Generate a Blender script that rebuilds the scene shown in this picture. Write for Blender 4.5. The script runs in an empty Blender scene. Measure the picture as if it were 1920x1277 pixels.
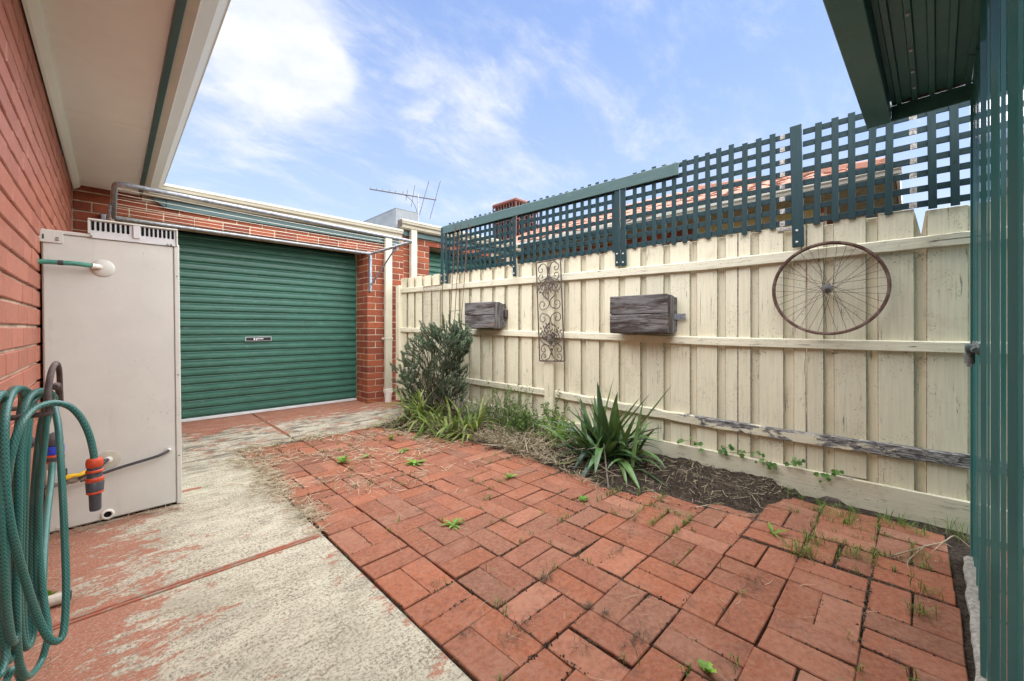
import bpy, math, random
from mathutils import Vector, Matrix, noise as mnoise
R = random.Random(7)
C = bpy.context.scene.collection
S = bpy.context.scene
V = Vector
RAD = math.radians

# ---------------------------------------------------------------- camera, sky, sun, exposure
cam_d = bpy.data.cameras.new('camera')
cam = bpy.data.objects.new('camera', cam_d); C.objects.link(cam)
cam.location = (0, 0, 1.0)
cam.rotation_euler = (RAD(90), 0, RAD(-45))
cam_d.sensor_width = 36; cam_d.lens = 36*750/1920
cam_d.shift_y = -21.5/1920
cam_d.clip_start = 0.05; cam_d.clip_end = 5000
S.camera = cam
S.view_settings.view_transform = 'Standard'; S.view_settings.look = 'None'
S.view_settings.gamma = 1; S.view_settings.use_curve_mapping = False
S.view_settings.exposure = 1.42

SUN_EL, SUN_AZ = RAD(72), RAD(165)            # azimuth measured from +Y towards +X
sun_vec = V((math.sin(SUN_AZ)*math.cos(SUN_EL), math.cos(SUN_AZ)*math.cos(SUN_EL), math.sin(SUN_EL)))
sd = bpy.data.lights.new('sun', 'SUN'); sd.energy = 5.0; sd.angle = RAD(138); sd.color = (1.0, .985, .95)
so = bpy.data.objects.new('sun', sd); C.objects.link(so); so.location = (0, 0, 12)
so.rotation_euler = (-sun_vec).to_track_quat('-Z', 'Y').to_euler()

def pix_dir(px, py):
    t = (px-960)/750; s = (617-py)/750
    return V((.70711*(1+t), .70711*(1-t), s))

class NT:
    """small helper round a node tree"""
    def __init__(self, tree):
        self.t = tree; self.nodes = tree.nodes; self.links = tree.links
    def n(self, typ, **kw):
        x = self.nodes.new(typ)
        for k, v in kw.items(): setattr(x, k, v)
        return x
    def set(self, sock, v):
        if isinstance(v, bpy.types.NodeSocket): self.links.new(v, sock)
        elif v is not None:
            if isinstance(v, (tuple, list)) and len(v) == 3 and sock.type == 'RGBA': v = (*v, 1)
            sock.default_value = v
    def pos(self, s=(1, 1, 1), off=(0, 0, 0), rot=(0, 0, 0)):
        g = self.n('ShaderNodeNewGeometry')
        return self.mapv(g.outputs['Position'], s, off, rot)
    def mapv(self, vec, s=(1, 1, 1), off=(0, 0, 0), rot=(0, 0, 0)):
        m = self.n('ShaderNodeMapping'); self.set(m.inputs['Vector'], vec)
        m.inputs['Scale'].default_value = s; m.inputs['Location'].default_value = off; m.inputs['Rotation'].default_value = rot
        return m.outputs[0]
    def noise(self, vec, scale=5, detail=4, rough=.5, dist=0):
        x = self.n('ShaderNodeTexNoise'); self.set(x.inputs['Vector'], vec)
        x.inputs['Scale'].default_value = scale; x.inputs['Detail'].default_value = detail
        x.inputs['Roughness'].default_value = rough; x.inputs['Distortion'].default_value = dist
        return x.outputs[0]
    def voro(self, vec, scale=5, feature='F1'):
        x = self.n('ShaderNodeTexVoronoi', feature=feature); self.set(x.inputs['Vector'], vec)
        x.inputs['Scale'].default_value = scale
        return x.outputs[0]
    def wave(self, vec, scale, dist=0, direction='X', detail=2):
        x = self.n('ShaderNodeTexWave', bands_direction=direction); self.set(x.inputs['Vector'], vec)
        x.inputs['Scale'].default_value = scale; x.inputs['Distortion'].default_value = dist; x.inputs['Detail'].default_value = detail
        return x.outputs[1]
    def math(self, op, a, b=None, c=None, clamp=False):
        x = self.n('ShaderNodeMath', operation=op, use_clamp=clamp)
        self.set(x.inputs[0], a)
        if b is not None: self.set(x.inputs[1], b)
        if c is not None: self.set(x.inputs[2], c)
        return x.outputs[0]
    def mr(self, v, a, b, c=0.0, d=1.0, smooth=True):
        x = self.n('ShaderNodeMapRange', interpolation_type='SMOOTHSTEP' if smooth else 'LINEAR')
        self.set(x.inputs[0], v)
        for i, q in enumerate((a, b, c, d)): x.inputs[i+1].default_value = q
        return x.outputs[0]
    def mix(self, f, a, b, blend='MIX'):
        x = self.n('ShaderNodeMix', data_type='RGBA', blend_type=blend)
        self.set(x.inputs[0], f); self.set(x.inputs[6], a); self.set(x.inputs[7], b)
        return x.outputs[2]
    def sep(self, v):
        x = self.n('ShaderNodeSeparateXYZ'); self.set(x.inputs[0], v); return x.outputs
    def rnd(self):
        return self.n('ShaderNodeObjectInfo').outputs['Random']
    def attr(self, name):
        return self.n('ShaderNodeAttribute', attribute_name=name).outputs['Fac']
    def bright(self, col, f):
        """multiply a colour by the value f"""
        x = self.n('ShaderNodeMix', data_type='RGBA', blend_type='MULTIPLY'); x.inputs[0].default_value = 1
        self.set(x.inputs[6], col)
        c = self.n('ShaderNodeCombineColor')
        for i in range(3): self.set(c.inputs[i], f)
        self.links.new(c.outputs[0], x.inputs[7])
        return x.outputs[2]

# the sky: Nishita with a layer of scattered cloud mixed in
W = bpy.data.worlds.new('World'); S.world = W; W.use_nodes = True
w = NT(W.node_tree); w.nodes.clear()
sky = w.n('ShaderNodeTexSky', sky_type='NISHITA'); sky.sun_disc = False
sky.sun_elevation = SUN_EL; sky.sun_rotation = SUN_AZ; sky.air_density = 1.0; sky.dust_density = .7; sky.ozone_density = 1.6
tc = w.n('ShaderNodeTexCoord').outputs['Generated']
nrm = w.n('ShaderNodeVectorMath', operation='NORMALIZE'); w.set(nrm.inputs[0], tc); dirv = nrm.outputs[0]
dz = w.sep(dirv)[2]
dzc = w.math('MAXIMUM', dz, 0.0)
den = w.math('ADD', dzc, .30)
dv = w.n('ShaderNodeVectorMath', operation='DIVIDE'); w.set(dv.inputs[0], dirv)
cb = w.n('ShaderNodeCombineXYZ')
for i in range(3): w.set(cb.inputs[i], den)
w.set(dv.inputs[1], cb.outputs[0])
n1 = w.noise(dv.outputs[0], 3.1, 10, .60, .15)
n2 = w.noise(w.mapv(dv.outputs[0], (1.4, 2.6, 1), (3, 1, 0), (0, 0, RAD(-24))), 2.0, 10, .66, .25)
def blob(px, py, r):
    d = pix_dir(px, py).normalized()
    x = w.n('ShaderNodeVectorMath', operation='DISTANCE'); w.set(x.inputs[0], dirv); x.inputs[1].default_value = d
    return w.mr(x.outputs['Value'], 0.0, r, 1.0, 0.0)
blobs = [blob(480, 40, .30), blob(545, 95, .16), blob(490, 185, .17), blob(610, 130, .09), blob(860, 180, .22), blob(900, 240, .26), blob(790, 150, .10), blob(1165, 20, .09), blob(1098, 75, .05)]
wts = [.25, .18, .19, .13, .075, .085, .11, .13, .16]
acc = None
for b, k in zip(blobs, wts):
    q = w.math('MULTIPLY', b, k); acc = q if acc is None else w.math('ADD', acc, q)
d1 = w.mr(w.math('ADD', n1, acc), .60, .86)
d2 = w.math('MULTIPLY', w.mr(w.math('ADD', n2, w.math('MULTIPLY', acc, .75)), .44, .86), .88)
cl = w.math('MAXIMUM', d1, d2)
hz = w.math('POWER', w.math('SUBTRACT', 1.0, dzc), 2.3)
skyc = w.mix(1.0, sky.outputs[0], (.62, .98, 1.45), 'MULTIPLY')
pale = w.mix(w.math('MULTIPLY', hz, .92), skyc, (5.35, 5.75, 6.55))
pale = w.mix(.24, pale, (4.7, 5.6, 7.2))
shade = w.noise(dv.outputs[0], 5.0, 5, .6)
cloudc = w.mix(w.mr(shade, .35, .65), (5.0, 5.35, 6.1), (6.2, 6.25, 6.35))
bgc = w.mix(w.math('MULTIPLY', cl, .93), pale, cloudc)
bg = w.n('ShaderNodeBackground'); w.links.new(bgc, bg.inputs[0]); bg.inputs[1].default_value = .065
wo = w.n('ShaderNodeOutputWorld'); w.links.new(bg.outputs[0], wo.inputs[0])

# ---------------------------------------------------------------- helpers
WM = {}                                                   # world matrices of everything built
I4 = Matrix.Identity(4)
def tag(o, label=None, cat=None, group=None, kind=None):
    if label: o['label'] = label
    if cat: o['category'] = cat
    if group: o['group'] = group
    if kind: o['kind'] = kind
    return o
def empty(name, loc, label=None, cat=None, group=None, kind=None, rz=0.0, parent=None):
    o = bpy.data.objects.new(name, None); C.objects.link(o)
    o.location = loc; o.rotation_euler = (0, 0, rz); o.empty_display_size = .1
    m = Matrix.Translation(loc) @ Matrix.Rotation(rz, 4, 'Z')
    WM[o] = m
    if parent: o.parent = parent; WM[o] = WM[parent] @ m
    return tag(o, label, cat, group, kind)
def link(name, me, parent=None, loc=(0, 0, 0), rot=(0, 0, 0), local=False):
    """an object whose loc / rot are given in world terms (or the parent's when local)"""
    o = bpy.data.objects.new(name, me); C.objects.link(o)
    m = Matrix.LocRotScale(V(loc), __import__('mathutils').Euler(rot), None)
    if parent:
        o.parent = parent
        if not local: m = WM[parent].inverted() @ m
        WM[o] = WM[parent] @ m
    else: WM[o] = m
    o.matrix_basis = m
    return o

class MB:
    def __init__(self): self.v = []; self.f = []; self.a = []; self.uv = {}; self.cur = .5
    def add(self, vs, fs):
        k = len(self.v); self.v += [V(x) for x in vs]; self.a += [self.cur]*len(vs)
        self.f += [tuple(i+k for i in f) for f in fs]
        return k
    def box(self, a, b, m=None):
        (x0, y0, z0), (x1, y1, z1) = a, b
        vs = [V((x, y, z)) for x in (x0, x1) for y in (y0, y1) for z in (z0, z1)]
        if m is not None: vs = [m @ p for p in vs]
        self.add(vs, [(0, 1, 3, 2), (4, 6, 7, 5), (0, 4, 5, 1), (2, 3, 7, 6), (0, 2, 6, 4), (1, 5, 7, 3)])
    def cbox(self, a, b, c=.002, m=None, jit=0):
        """a box with every edge chamfered"""
        lo, hi = V(a), V(b); ce = (lo+hi)/2; h = (hi-lo)/2
        c = min(c, min(h)*.9); idx = {}; vs = []
        for sx in (-1, 1):
            for sy in (-1, 1):
                for sz in (-1, 1):
                    j = V((R.uniform(-jit, jit), R.uniform(-jit, jit), R.uniform(-jit, jit))) if jit else V((0, 0, 0))
                    for ax in range(3):
                        p = [sx*(h[0]-c), sy*(h[1]-c), sz*(h[2]-c)]; p[ax] = (sx, sy, sz)[ax]*h[ax]
                        idx[(sx, sy, sz, ax)] = len(vs); vs.append(ce+V(p)+j)
        fs = []
        for ax in range(3):
            for s in (-1, 1):
                o = [i for i in range(3) if i != ax]; q = []
                for u, t in ((-1, -1), (1, -1), (1, 1), (-1, 1)):
                    k = [0, 0, 0]; k[ax] = s; k[o[0]] = u; k[o[1]] = t; q.append(idx[(*k, ax)])
                fs.append(tuple(q))
        for ax in range(3):
            o = [i for i in range(3) if i != ax]
            for u in (-1, 1):
                for t in (-1, 1):
                    k1 = [0, 0, 0]; k1[ax] = -1; k1[o[0]] = u; k1[o[1]] = t; k2 = list(k1); k2[ax] = 1
                    fs.append((idx[(*k1, o[0])], idx[(*k2, o[0])], idx[(*k2, o[1])], idx[(*k1, o[1])]))
        for sx in (-1, 1):
            for sy in (-1, 1):
                for sz in (-1, 1): fs.append(tuple(idx[(sx, sy, sz, i)] for i in range(3)))
        if m is not None: vs = [m @ p for p in vs]
        # outward faces
        cc = (m @ ce) if m is not None else ce
        out = []
        for f in fs:
            n = (vs[f[1]]-vs[f[0]]).cross(vs[f[2]]-vs[f[0]])
            g = sum((vs[i] for i in f), V((0, 0, 0)))/len(f)-cc
            out.append(f if n.dot(g) >= 0 else tuple(reversed(f)))
        self.add(vs, out)
    def tube(self, pts, r, seg=8, closed=False, caps=True, uvs=False):
        pts = [V(p) for p in pts]; n = len(pts)
        rs = r if isinstance(r, (list, tuple)) else [r]*n
        tang = []
        for i in range(n):
            if closed: t = pts[(i+1) % n]-pts[i-1]
            else: t = pts[min(i+1, n-1)]-pts[max(i-1, 0)]
            tang.append(t.normalized() if t.length > 1e-9 else V((0, 0, 1)))
        up = V((0, 0, 1)) if abs(tang[0].z) < .9 else V((1, 0, 0))
        nx = (up-tang[0]*up.dot(tang[0])).normalized(); rings = []; L = 0
        k0 = len(self.v)
        for i in range(n):
            nx = nx-tang[i]*nx.dot(tang[i]); nx = nx.normalized() if nx.length > 1e-6 else tang[i].orthogonal().normalized()
            ny = tang[i].cross(nx)
            if i: L += (pts[i]-pts[i-1]).length
            for s in range(seg):
                a = 2*math.pi*s/seg
                self.v.append(pts[i]+(nx*math.cos(a)+ny*math.sin(a))*rs[i]); self.a.append(self.cur)
                if uvs: self.uv[len(self.v)-1] = (s/seg, L)
        for i in range(n if closed else n-1):
            j = (i+1) % n
            for s in range(seg):
                t = (s+1) % seg
                self.f.append((k0+i*seg+s, k0+i*seg+t, k0+j*seg+t, k0+j*seg+s))
        if caps and not closed:
            self.f.append(tuple(k0+s for s in reversed(range(seg)))); self.f.append(tuple(k0+(n-1)*seg+s for s in range(seg)))
    def lathe(self, prof, m=None, seg=20, caps=True):
        """prof: (radius, height) pairs round the local z axis"""
        k0 = len(self.v)
        for r, z in prof:
            for s in range(seg):
                a = 2*math.pi*s/seg; p = V((r*math.cos(a), r*math.sin(a), z))
                self.v.append(m @ p if m is not None else p); self.a.append(self.cur)
        for i in range(len(prof)-1):
            for s in range(seg):
                t = (s+1) % seg
                self.f.append((k0+i*seg+s, k0+i*seg+t, k0+(i+1)*seg+t, k0+(i+1)*seg+s))
        if caps:
            self.f.append(tuple(k0+s for s in reversed(range(seg)))); self.f.append(tuple(k0+(len(prof)-1)*seg+s for s in range(seg)))
    def prism(self, poly, a, b, axis='y'):
        """extrude a 2-D outline: axis y -> outline in (x,z); axis x -> outline in (y,z); axis z -> (x,y)"""
        def P(u, w_, t): return {'y': (u, t, w_), 'x': (t, u, w_), 'z': (u, w_, t)}[axis]
        n = len(poly); vs = [P(u, q, a) for u, q in poly]+[P(u, q, b) for u, q in poly]
        fs = [tuple(range(n)), tuple(reversed(range(n, 2*n)))]+[(i, i+n, (i+1) % n+n, (i+1) % n) for i in range(n)]
        self.add(vs, fs)
    def strip(self, pts, ws, side, fold=0.0, up=V((0, 0, 1))):
        """a leaf blade: two halves folded along the midrib"""
        k0 = len(self.v); n = len(pts)
        for i in range(n):
            p = V(pts[i]); t = (V(pts[min(i+1, n-1)])-V(pts[max(i-1, 0)]))
            s = side if not callable(side) else side(i)
            t.normalize(); s = (s-t*s.dot(t))
            s = s.normalized() if s.length > 1e-6 else t.orthogonal().normalized()
            nn = t.cross(s)
            if nn.dot(up) < 0: nn = -nn
            hw = ws[i]/2
            if fold:
                self.v += [p-s*hw+nn*hw*fold, p.copy(), p+s*hw+nn*hw*fold]; self.a += [self.cur]*3
            else:
                self.v += [p-s*hw, p+s*hw]; self.a += [self.cur]*2
        m = 3 if fold else 2
        for i in range(n-1):
            for q in range(m-1):
                self.f.append((k0+i*m+q, k0+i*m+q+1, k0+(i+1)*m+q+1, k0+(i+1)*m+q))
    def quadleaf(self, p, d, s, L, wd):
        """a four-sided pointed leaf"""
        k = len(self.v)
        self.v += [p, p+d*L*.45+s*wd/2, p+d*L, p+d*L*.45-s*wd/2]; self.a += [self.cur]*4
        self.f.append((k, k+1, k+2, k+3))
    def mesh(self, name, mat, smooth=False, inv=None):
        me = bpy.data.meshes.new(name)
        vs = [inv @ p for p in self.v] if inv is not None else self.v
        me.from_pydata([tuple(p) for p in vs], [], self.f)
        if mat: me.materials.append(mat)
        at = me.attributes.new('v', 'FLOAT', 'POINT'); at.data.foreach_set('value', self.a)
        if self.uv:
            u = me.uv_layers.new(name='UVMap')
            for l in me.loops: u.data[l.index].uv = self.uv.get(l.vertex_index, (0, 0))
        if smooth:
            me.polygons.foreach_set('use_smooth', [True]*len(me.polygons))
        me.update()
        return me
    def build(self, name, mat, parent=None, smooth=False, world=True, label=None, cat=None, group=None, kind=None):
        """world: the vertices are world coordinates (else the parent's own)"""
        if parent is None:
            # put the origin at the base of the thing
            lo = V([min(p[i] for p in self.v) for i in range(3)]); hi = V([max(p[i] for p in self.v) for i in range(3)])
            o0 = V(((lo.x+hi.x)/2, (lo.y+hi.y)/2, lo.z))
            me = self.mesh(name, mat, smooth, Matrix.Translation(-o0))
            o = link(name, me, None, o0)
        else:
            inv = WM[parent].inverted() if world else None
            me = self.mesh(name, mat, smooth, inv)
            o = link(name, me, parent, (0, 0, 0), local=True)
        if smooth == 'auto' or smooth:
            try: me.set_sharp_from_angle(angle=RAD(40))
            except Exception: pass
        return tag(o, label, cat, group, kind)
def copy_piece(src, parent, m):
    """a copy of one piece; m is its matrix in the parent's space"""
    o = src.copy(); C.objects.link(o); o.parent = parent; o.matrix_basis = m
    WM[o] = WM[parent] @ m
    return o
def spline(pts, n=6, closed=False):
    """Catmull-Rom through the points"""
    P = [V(p) for p in pts]; out = []; N = len(P)
    for i in range(N if closed else N-1):
        if closed: a, b, c, d = P[i-1], P[i], P[(i+1) % N], P[(i+2) % N]
        else: a, b, c, d = P[max(i-1, 0)], P[i], P[i+1], P[min(i+2, N-1)]
        for k in range(n):
            t = k/n
            out.append(.5*((2*b)+(c-a)*t+(2*a-5*b+4*c-d)*t*t+(3*b-a-3*c+d)*t**3))
    if not closed: out.append(P[-1])
    return out

CAM = V((0, 0, 1.0))
def atD(px, py, d): return CAM+pix_dir(px, py)*d
def atZ(px, py, z): r = pix_dir(px, py); return CAM+r*((z-1)/r.z)
def atX(px, py, x): r = pix_dir(px, py); return CAM+r*(x/r.x)
def atY(px, py, y): r = pix_dir(px, py); return CAM+r*(y/r.y)
FA = math.atan(.035)
FM = Matrix.Translation((2.975, 0, 0)) @ Matrix.Rotation(FA, 4, 'Z'); FI = FM.inverted()
def atF(px, py, off=0.0):
    """where the line of sight meets the fence, in the fence's own frame (x across, y along)"""
    o = FI @ CAM; r = FI.to_3x3() @ pix_dir(px, py)
    return o+r*((off-o.x)/r.x)
def FW(x, y, z): return FM @ V((x, y, z))
# ---------------------------------------------------------------- materials
def mk(name):
    m = bpy.data.materials.new(name); m.use_nodes = True
    t = NT(m.node_tree); t.nodes.clear()
    b = t.n('ShaderNodeBsdfPrincipled'); o = t.n('ShaderNodeOutputMaterial'); t.links.new(b.outputs[0], o.inputs[0])
    t.b = b; t.m = m
    return t
def fin(t, col, rough=.6, height=None, bs=.3, bd=.01, spec=.5, metal=0.0):
    t.set(t.b.inputs['Base Color'], col); t.set(t.b.inputs['Roughness'], rough); t.set(t.b.inputs['Metallic'], metal)
    t.b.inputs['Specular IOR Level'].default_value = spec
    if height is not None:
        x = t.n('ShaderNodeBump'); x.inputs['Strength'].default_value = bs; x.inputs['Distance'].default_value = bd
        t.set(x.inputs['Height'], height); t.links.new(x.outputs[0], t.b.inputs['Normal'])
    return t.m

def brick_mat(name, c1, c2, dirt=.35, rough=.75, spec=.4):
    t = mk(name); p = t.pos(); r = t.rnd()
    col = t.mix(r, c1, c2)
    big = t.noise(p, 9, 4, .6); fine = t.noise(p, 180, 3, .7); mid = t.noise(p, 38, 5, .65)
    col = t.bright(col, t.mr(mid, .25, .75, .80, 1.18, False))
    col = t.mix(t.mr(fine, .60, .74, 0, .55), col, tuple(x*.45 for x in c1))
    col = t.mix(t.mr(big, .50, .75, 0, dirt), col, tuple(x*.55 for x in c2))
    col = t.mix(t.mr(t.noise(p, 26, 6, .7), .66, .78, 0, .35), col, (.55, .42, .34))
    h = t.math('ADD', t.math('MULTIPLY', fine, .6), mid)
    return fin(t, col, rough, h, .35, .004, spec)
M_brick_house = brick_mat('house brick', (.405, .130, .076), (.335, .100, .056), .15, .5, .6)
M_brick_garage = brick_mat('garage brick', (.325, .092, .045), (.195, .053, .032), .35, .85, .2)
def mortar_mat(name, c):
    t = mk(name); p = t.pos(); a = t.noise(p, 60, 5, .7)
    return fin(t, t.mix(t.mr(t.noise(p, 7, 4, .6), .35, .7), c, tuple(x*.62 for x in c)), .9, a, .6, .006, .2)
M_mortar = mortar_mat('garage mortar', (.56, .44, .31)); M_mortar_h = mortar_mat('house mortar', (.60, .48, .36))

def paver_mat():
    t = mk('terracotta paver'); p = t.pos(); r = t.rnd()
    col = t.mix(r, (.290, .089, .041), (.222, .075, .041))
    r2 = t.math('FRACT', t.math('MULTIPLY', r, 7.31)); r3 = t.math('FRACT', t.math('MULTIPLY', r, 23.7))
    col = t.mix(t.mr(r3, .78, 1, 0, .7), col, (.34, .145, .088)); col = t.bright(col, t.mr(t.math('FRACT', t.math('MULTIPLY', r, 51.3)), 0, 1, .80, 1.12, False))
    col = t.mix(t.mr(r2, .72, 1, 0, .75), col, (.19, .085, .052))
    fine = t.noise(p, 320, 3, .7); mid = t.noise(p, 45, 6, .62); big = t.noise(p, 6.5, 5, .6, .4)
    col = t.bright(col, t.mr(mid, .25, .75, .66, 1.18, False))
    col = t.mix(t.mr(big, .46, .72, 0, .34), col, (.34, .175, .115))           # chalky bloom
    col = t.mix(t.mr(t.noise(p, 11, 8, .74, .5), .52, .70, 0, .65), col, (.115, .046, .032))   # grime
    col = t.mix(t.mr(t.noise(p, 17, 8, .8), .63, .74, 0, .6), col, (.44, .33, .28))
    col = t.mix(t.math('MULTIPLY', t.mr(t.noise(p, 60, 7, .8), .36, .62), .30), col, (.35, .21, .15))
    spk = t.voro(p, 70); col = t.mix(t.mr(spk, .05, .085, .5, 0), col, (.45, .34, .28))
    spk2 = t.noise(p, 150, 3, .6); col = t.mix(t.mr(spk2, .66, .74, 0, .5), col, (.09, .036, .025))
    h = t.math('ADD', t.math('MULTIPLY', fine, .4), t.math('MULTIPLY', mid, 1.0))
    return fin(t, col, .85, h, .40, .004, .16)
M_paver = paver_mat()

def concrete_mat():
    """terracotta paint worn through to pale aggregate; worn most along the middle of the path"""
    t = mk('worn painted concrete'); p = t.pos(); x, y, z = t.sep(p)
    red = t.mix(t.noise(p, 11, 5, .6), (.37, .125, .068), (.285, .098, .058))
    red = t.bright(red, t.mr(t.noise(p, 90, 4, .7), .3, .7, .8, 1.15, False))
    ag = t.noise(p, 95, 7, .82); ag2 = t.noise(p, 38, 6, .75)
    strk = t.noise(t.mapv(p, (3.2, 6, 1), rot=(0, 0, RAD(-12))), 2.2, 10, .78, .7)
    grey = t.mix(t.mr(t.math('ADD', ag, t.math('MULTIPLY', t.math('SUBTRACT', strk, .47), -.36)), .37, .53), (.155, .130, .088), (.525, .475, .36))
    grey = t.mix(t.mr(ag2, .55, .72, 0, .6), grey, (.14, .118, .08))
    grey = t.mix(t.mr(t.noise(p, 3.1, 7, .68), .46, .66, 0, .5), grey, (.26, .235, .165))
    apron = t.mr(y, 3.3, 4.0)
    pz = t.mapv(p, (3.0, 7.5, 1), rot=(0, 0, RAD(14)))
    dk = t.mr(t.noise(pz, 1.6, 7, .75, .6), .46, .60, 0, .8)
    grey = t.mix(t.math('MULTIPLY', t.math('ADD', apron, .18), dk), grey, (.115, .098, .08))
    # where the paint survives
    ps = t.mapv(p, (3.1, 4.9, 1), rot=(0, 0, RAD(-14)))
    nn = t.noise(ps, 1.35, 10, .76, .25); n2 = t.noise(t.mapv(p, (1, 1.9, 1), rot=(0, 0, RAD(-8))), 11, 10, .78)
    keep_wall = t.mr(x, -.22, .42, .175, -.115)
    keep_edge = t.math('MULTIPLY', t.mr(x, .55, .73, 0, .10), t.mr(y, 1.2, 2.2, .9, .7))
    near = t.math('ADD', keep_wall, keep_edge)
    keep_door = t.mr(y, 4.45, 5.15, -.045, .19)
    k = t.n('ShaderNodeMix', data_type='FLOAT'); t.set(k.inputs[0], apron); t.set(k.inputs[2], near); t.set(k.inputs[3], keep_door)
    s = t.math('ADD', t.math('ADD', nn, k.outputs[0]), t.math('MULTIPLY', t.math('SUBTRACT', n2, .5), .80))
    mask = t.math('MULTIPLY', t.mr(s, .495, .585), .93)
    fine = t.mr(t.noise(p, 120, 6, .8), .40, .54)
    mask = t.math('MULTIPLY', mask, t.math('ADD', .55, t.math('MULTIPLY', fine, .45)))
    col = t.mix(mask, grey, red)
    rot = t.noise(p, 55, 5, .7)
    col = t.mix(t.mr(rot, .63, .72, 0, .55), col, (.10, .08, .055))
    h = t.math('ADD', t.math('MULTIPLY', ag, t.math('SUBTRACT', 1.25, mask)), t.math('MULTIPLY', ag2, .9))
    h = t.math('ADD', h, t.math('MULTIPLY', mask, .25))
    return fin(t, col, .88, h, .7, .006, .25)
M_conc = concrete_mat()
t = mk('joint paint'); p = t.pos()
M_joint = fin(t, t.mix(t.mr(t.noise(p, 22, 8, .75), .46, .60), (.33, .11, .062), (.27, .205, .15)), .8, t.noise(p, 60, 5, .7), .5, .005, .3)
t = mk('pale footing concrete'); p = t.pos()
M_foot = fin(t, t.mix(t.mr(t.noise(p, 60, 6, .7), .35, .65), (.42, .395, .35), (.24, .22, .185)), .9, t.noise(p, 40, 6, .7), .9, .012, .2)

def soil_mat():
    t = mk('soil'); p = t.pos(); a = t.noise(p, 70, 7, .75); b = t.noise(p, 12, 5, .65)
    col = t.mix(t.mr(a, .35, .68), (.022, .016, .012), (.095, .068, .05))
    col = t.mix(t.mr(b, .52, .70, 0, .7), col, (.12, .088, .062))
    col = t.mix(t.mr(t.voro(p, 130), .10, .17, .55, 0), col, (.22, .19, .16))
    return fin(t, col, .95, t.math('ADD', a, t.math('MULTIPLY', b, .8)), 1.0, .02, .15)
M_soil = soil_mat()

def paint_wood(name, base, axis='z', wear=.62, dark=(.10, .085, .065), rough=.62, bare=None, grain=.45, dirt=.5, knots=False):
    """painted timber: brush grain, hairline cracks and stains along the grain"""
    t = mk(name); p = t.pos(); r = t.rnd()
    s = {'z': (1, 1, .045), 'y': (1, .045, 1), 'x': (.045, 1, 1)}[axis]
    o = t.n('ShaderNodeCombineXYZ'); t.set(o.inputs[0], t.math('MULTIPLY', r, 31.0)); t.set(o.inputs[1], t.math('MULTIPLY', r, 17.0)); t.set(o.inputs[2], t.math('MULTIPLY', r, 5.0))
    a = t.n('ShaderNodeVectorMath', operation='ADD'); t.set(a.inputs[0], p); t.set(a.inputs[1], o.outputs[0]); q = a.outputs[0]
    g = t.noise(t.mapv(q, s), 95, 6, .62, .25)
    g2 = t.noise(t.mapv(q, tuple(x if x == 1 else .12 for x in s)), 26, 6, .65, .5)
    col = t.bright(base, t.math('ADD', .90, t.math('MULTIPLY', r, .16)))
    col = t.bright(col, t.mr(g, .25, .75, 1-.16*grain*2, 1+.08*grain*2, False))
    st = t.noise(q, 3.3, 6, .68, .3)
    col = t.mix(t.mr(st, .52, .74, 0, dirt), col, tuple(x*y for x, y in zip(base, (.62, .58, .50))))
    patch = t.noise(q, 5.5, 4, .6)
    cr = t.noise(t.mapv(q, tuple(x if x == 1 else .035 for x in s)), 85, 8, .70, .9)
    crm = t.math('MULTIPLY', t.mr(cr, wear-.01, wear+.03), t.mr(patch, .49, .60))
    col = t.mix(t.math('MULTIPLY', crm, .9), col, dark)
    fl = t.math('MULTIPLY', t.mr(t.noise(t.mapv(q, tuple(x if x == 1 else .22 for x in s)), 30, 9, .78, .6), .60, .64), t.mr(t.noise(q, 4.2, 4, .6, .4), .50, .62))
    if not knots: col = t.mix(t.math('MULTIPLY', fl, .85), col, t.mix(g, (.10, .09, .075), (.33, .30, .26)))
    sp = t.math('MULTIPLY', t.mr(t.noise(q, 85, 5, .8), .57, .64), t.mr(t.noise(q, 6, 3, .6), .48, .62))
    col = t.mix(t.math('MULTIPLY', sp, .8), col, dark)
    if knots:
        kn = t.voro(t.mapv(q, (1, 1, .6)), 13); col = t.mix(t.mr(kn, .07, .15, .85, 0), col, dark)
    h = t.math('SUBTRACT', t.math('ADD', t.math('MULTIPLY', g, .55), t.math('MULTIPLY', g2, .6)), t.math('MULTIPLY', crm, 1.2))
    if bare:                                               # flaked back to grey, furrowed timber
        bn = t.noise(t.mapv(p, (7, 2.6, 7), (2.2, .4, 0)), 1.25, 7, .7, .5)
        y = t.sep(p)[1]
        bias = t.math('ADD', t.mr(y, 1.6, .9, -.20, .03), t.mr(y, .25, -.05, 0, .07))
        zl = t.math('MULTIPLY', t.mr(t.sep(p)[2], .33, .375, 0, 1), .10)
        bm = t.mr(t.math('ADD', t.math('ADD', bn, bias), zl), .535, .575)
        fur = t.noise(t.mapv(p, (1, .16, 1)), 110, 6, .75, .8)
        bc = t.mix(t.mr(fur, .40, .62), (.035, .032, .03), (.36, .345, .325))
        col = t.mix(bm, col, bc)
        h = t.math('ADD', t.math('MULTIPLY', h, t.math('SUBTRACT', 1.0, bm)), t.math('MULTIPLY', t.math('MULTIPLY', fur, bm), 2.2))
        h = t.math('SUBTRACT', h, t.math('MULTIPLY', bm, .8))
    return fin(t, col, rough, h, .55, .004, .35)
CREAM = (.735, .678, .50)
M_paling = paint_wood('cream paling', CREAM, 'z', .60)
M_rail = paint_wood('cream rail', (.735, .688, .52), 'y', .595, dirt=.6)
M_rail_bad = paint_wood('peeling rail', (.735, .688, .52), 'y', .60, bare=True)
M_plinth = paint_wood('cream plinth', (.67, .625, .47), 'y', .585, dirt=.7)
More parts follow.
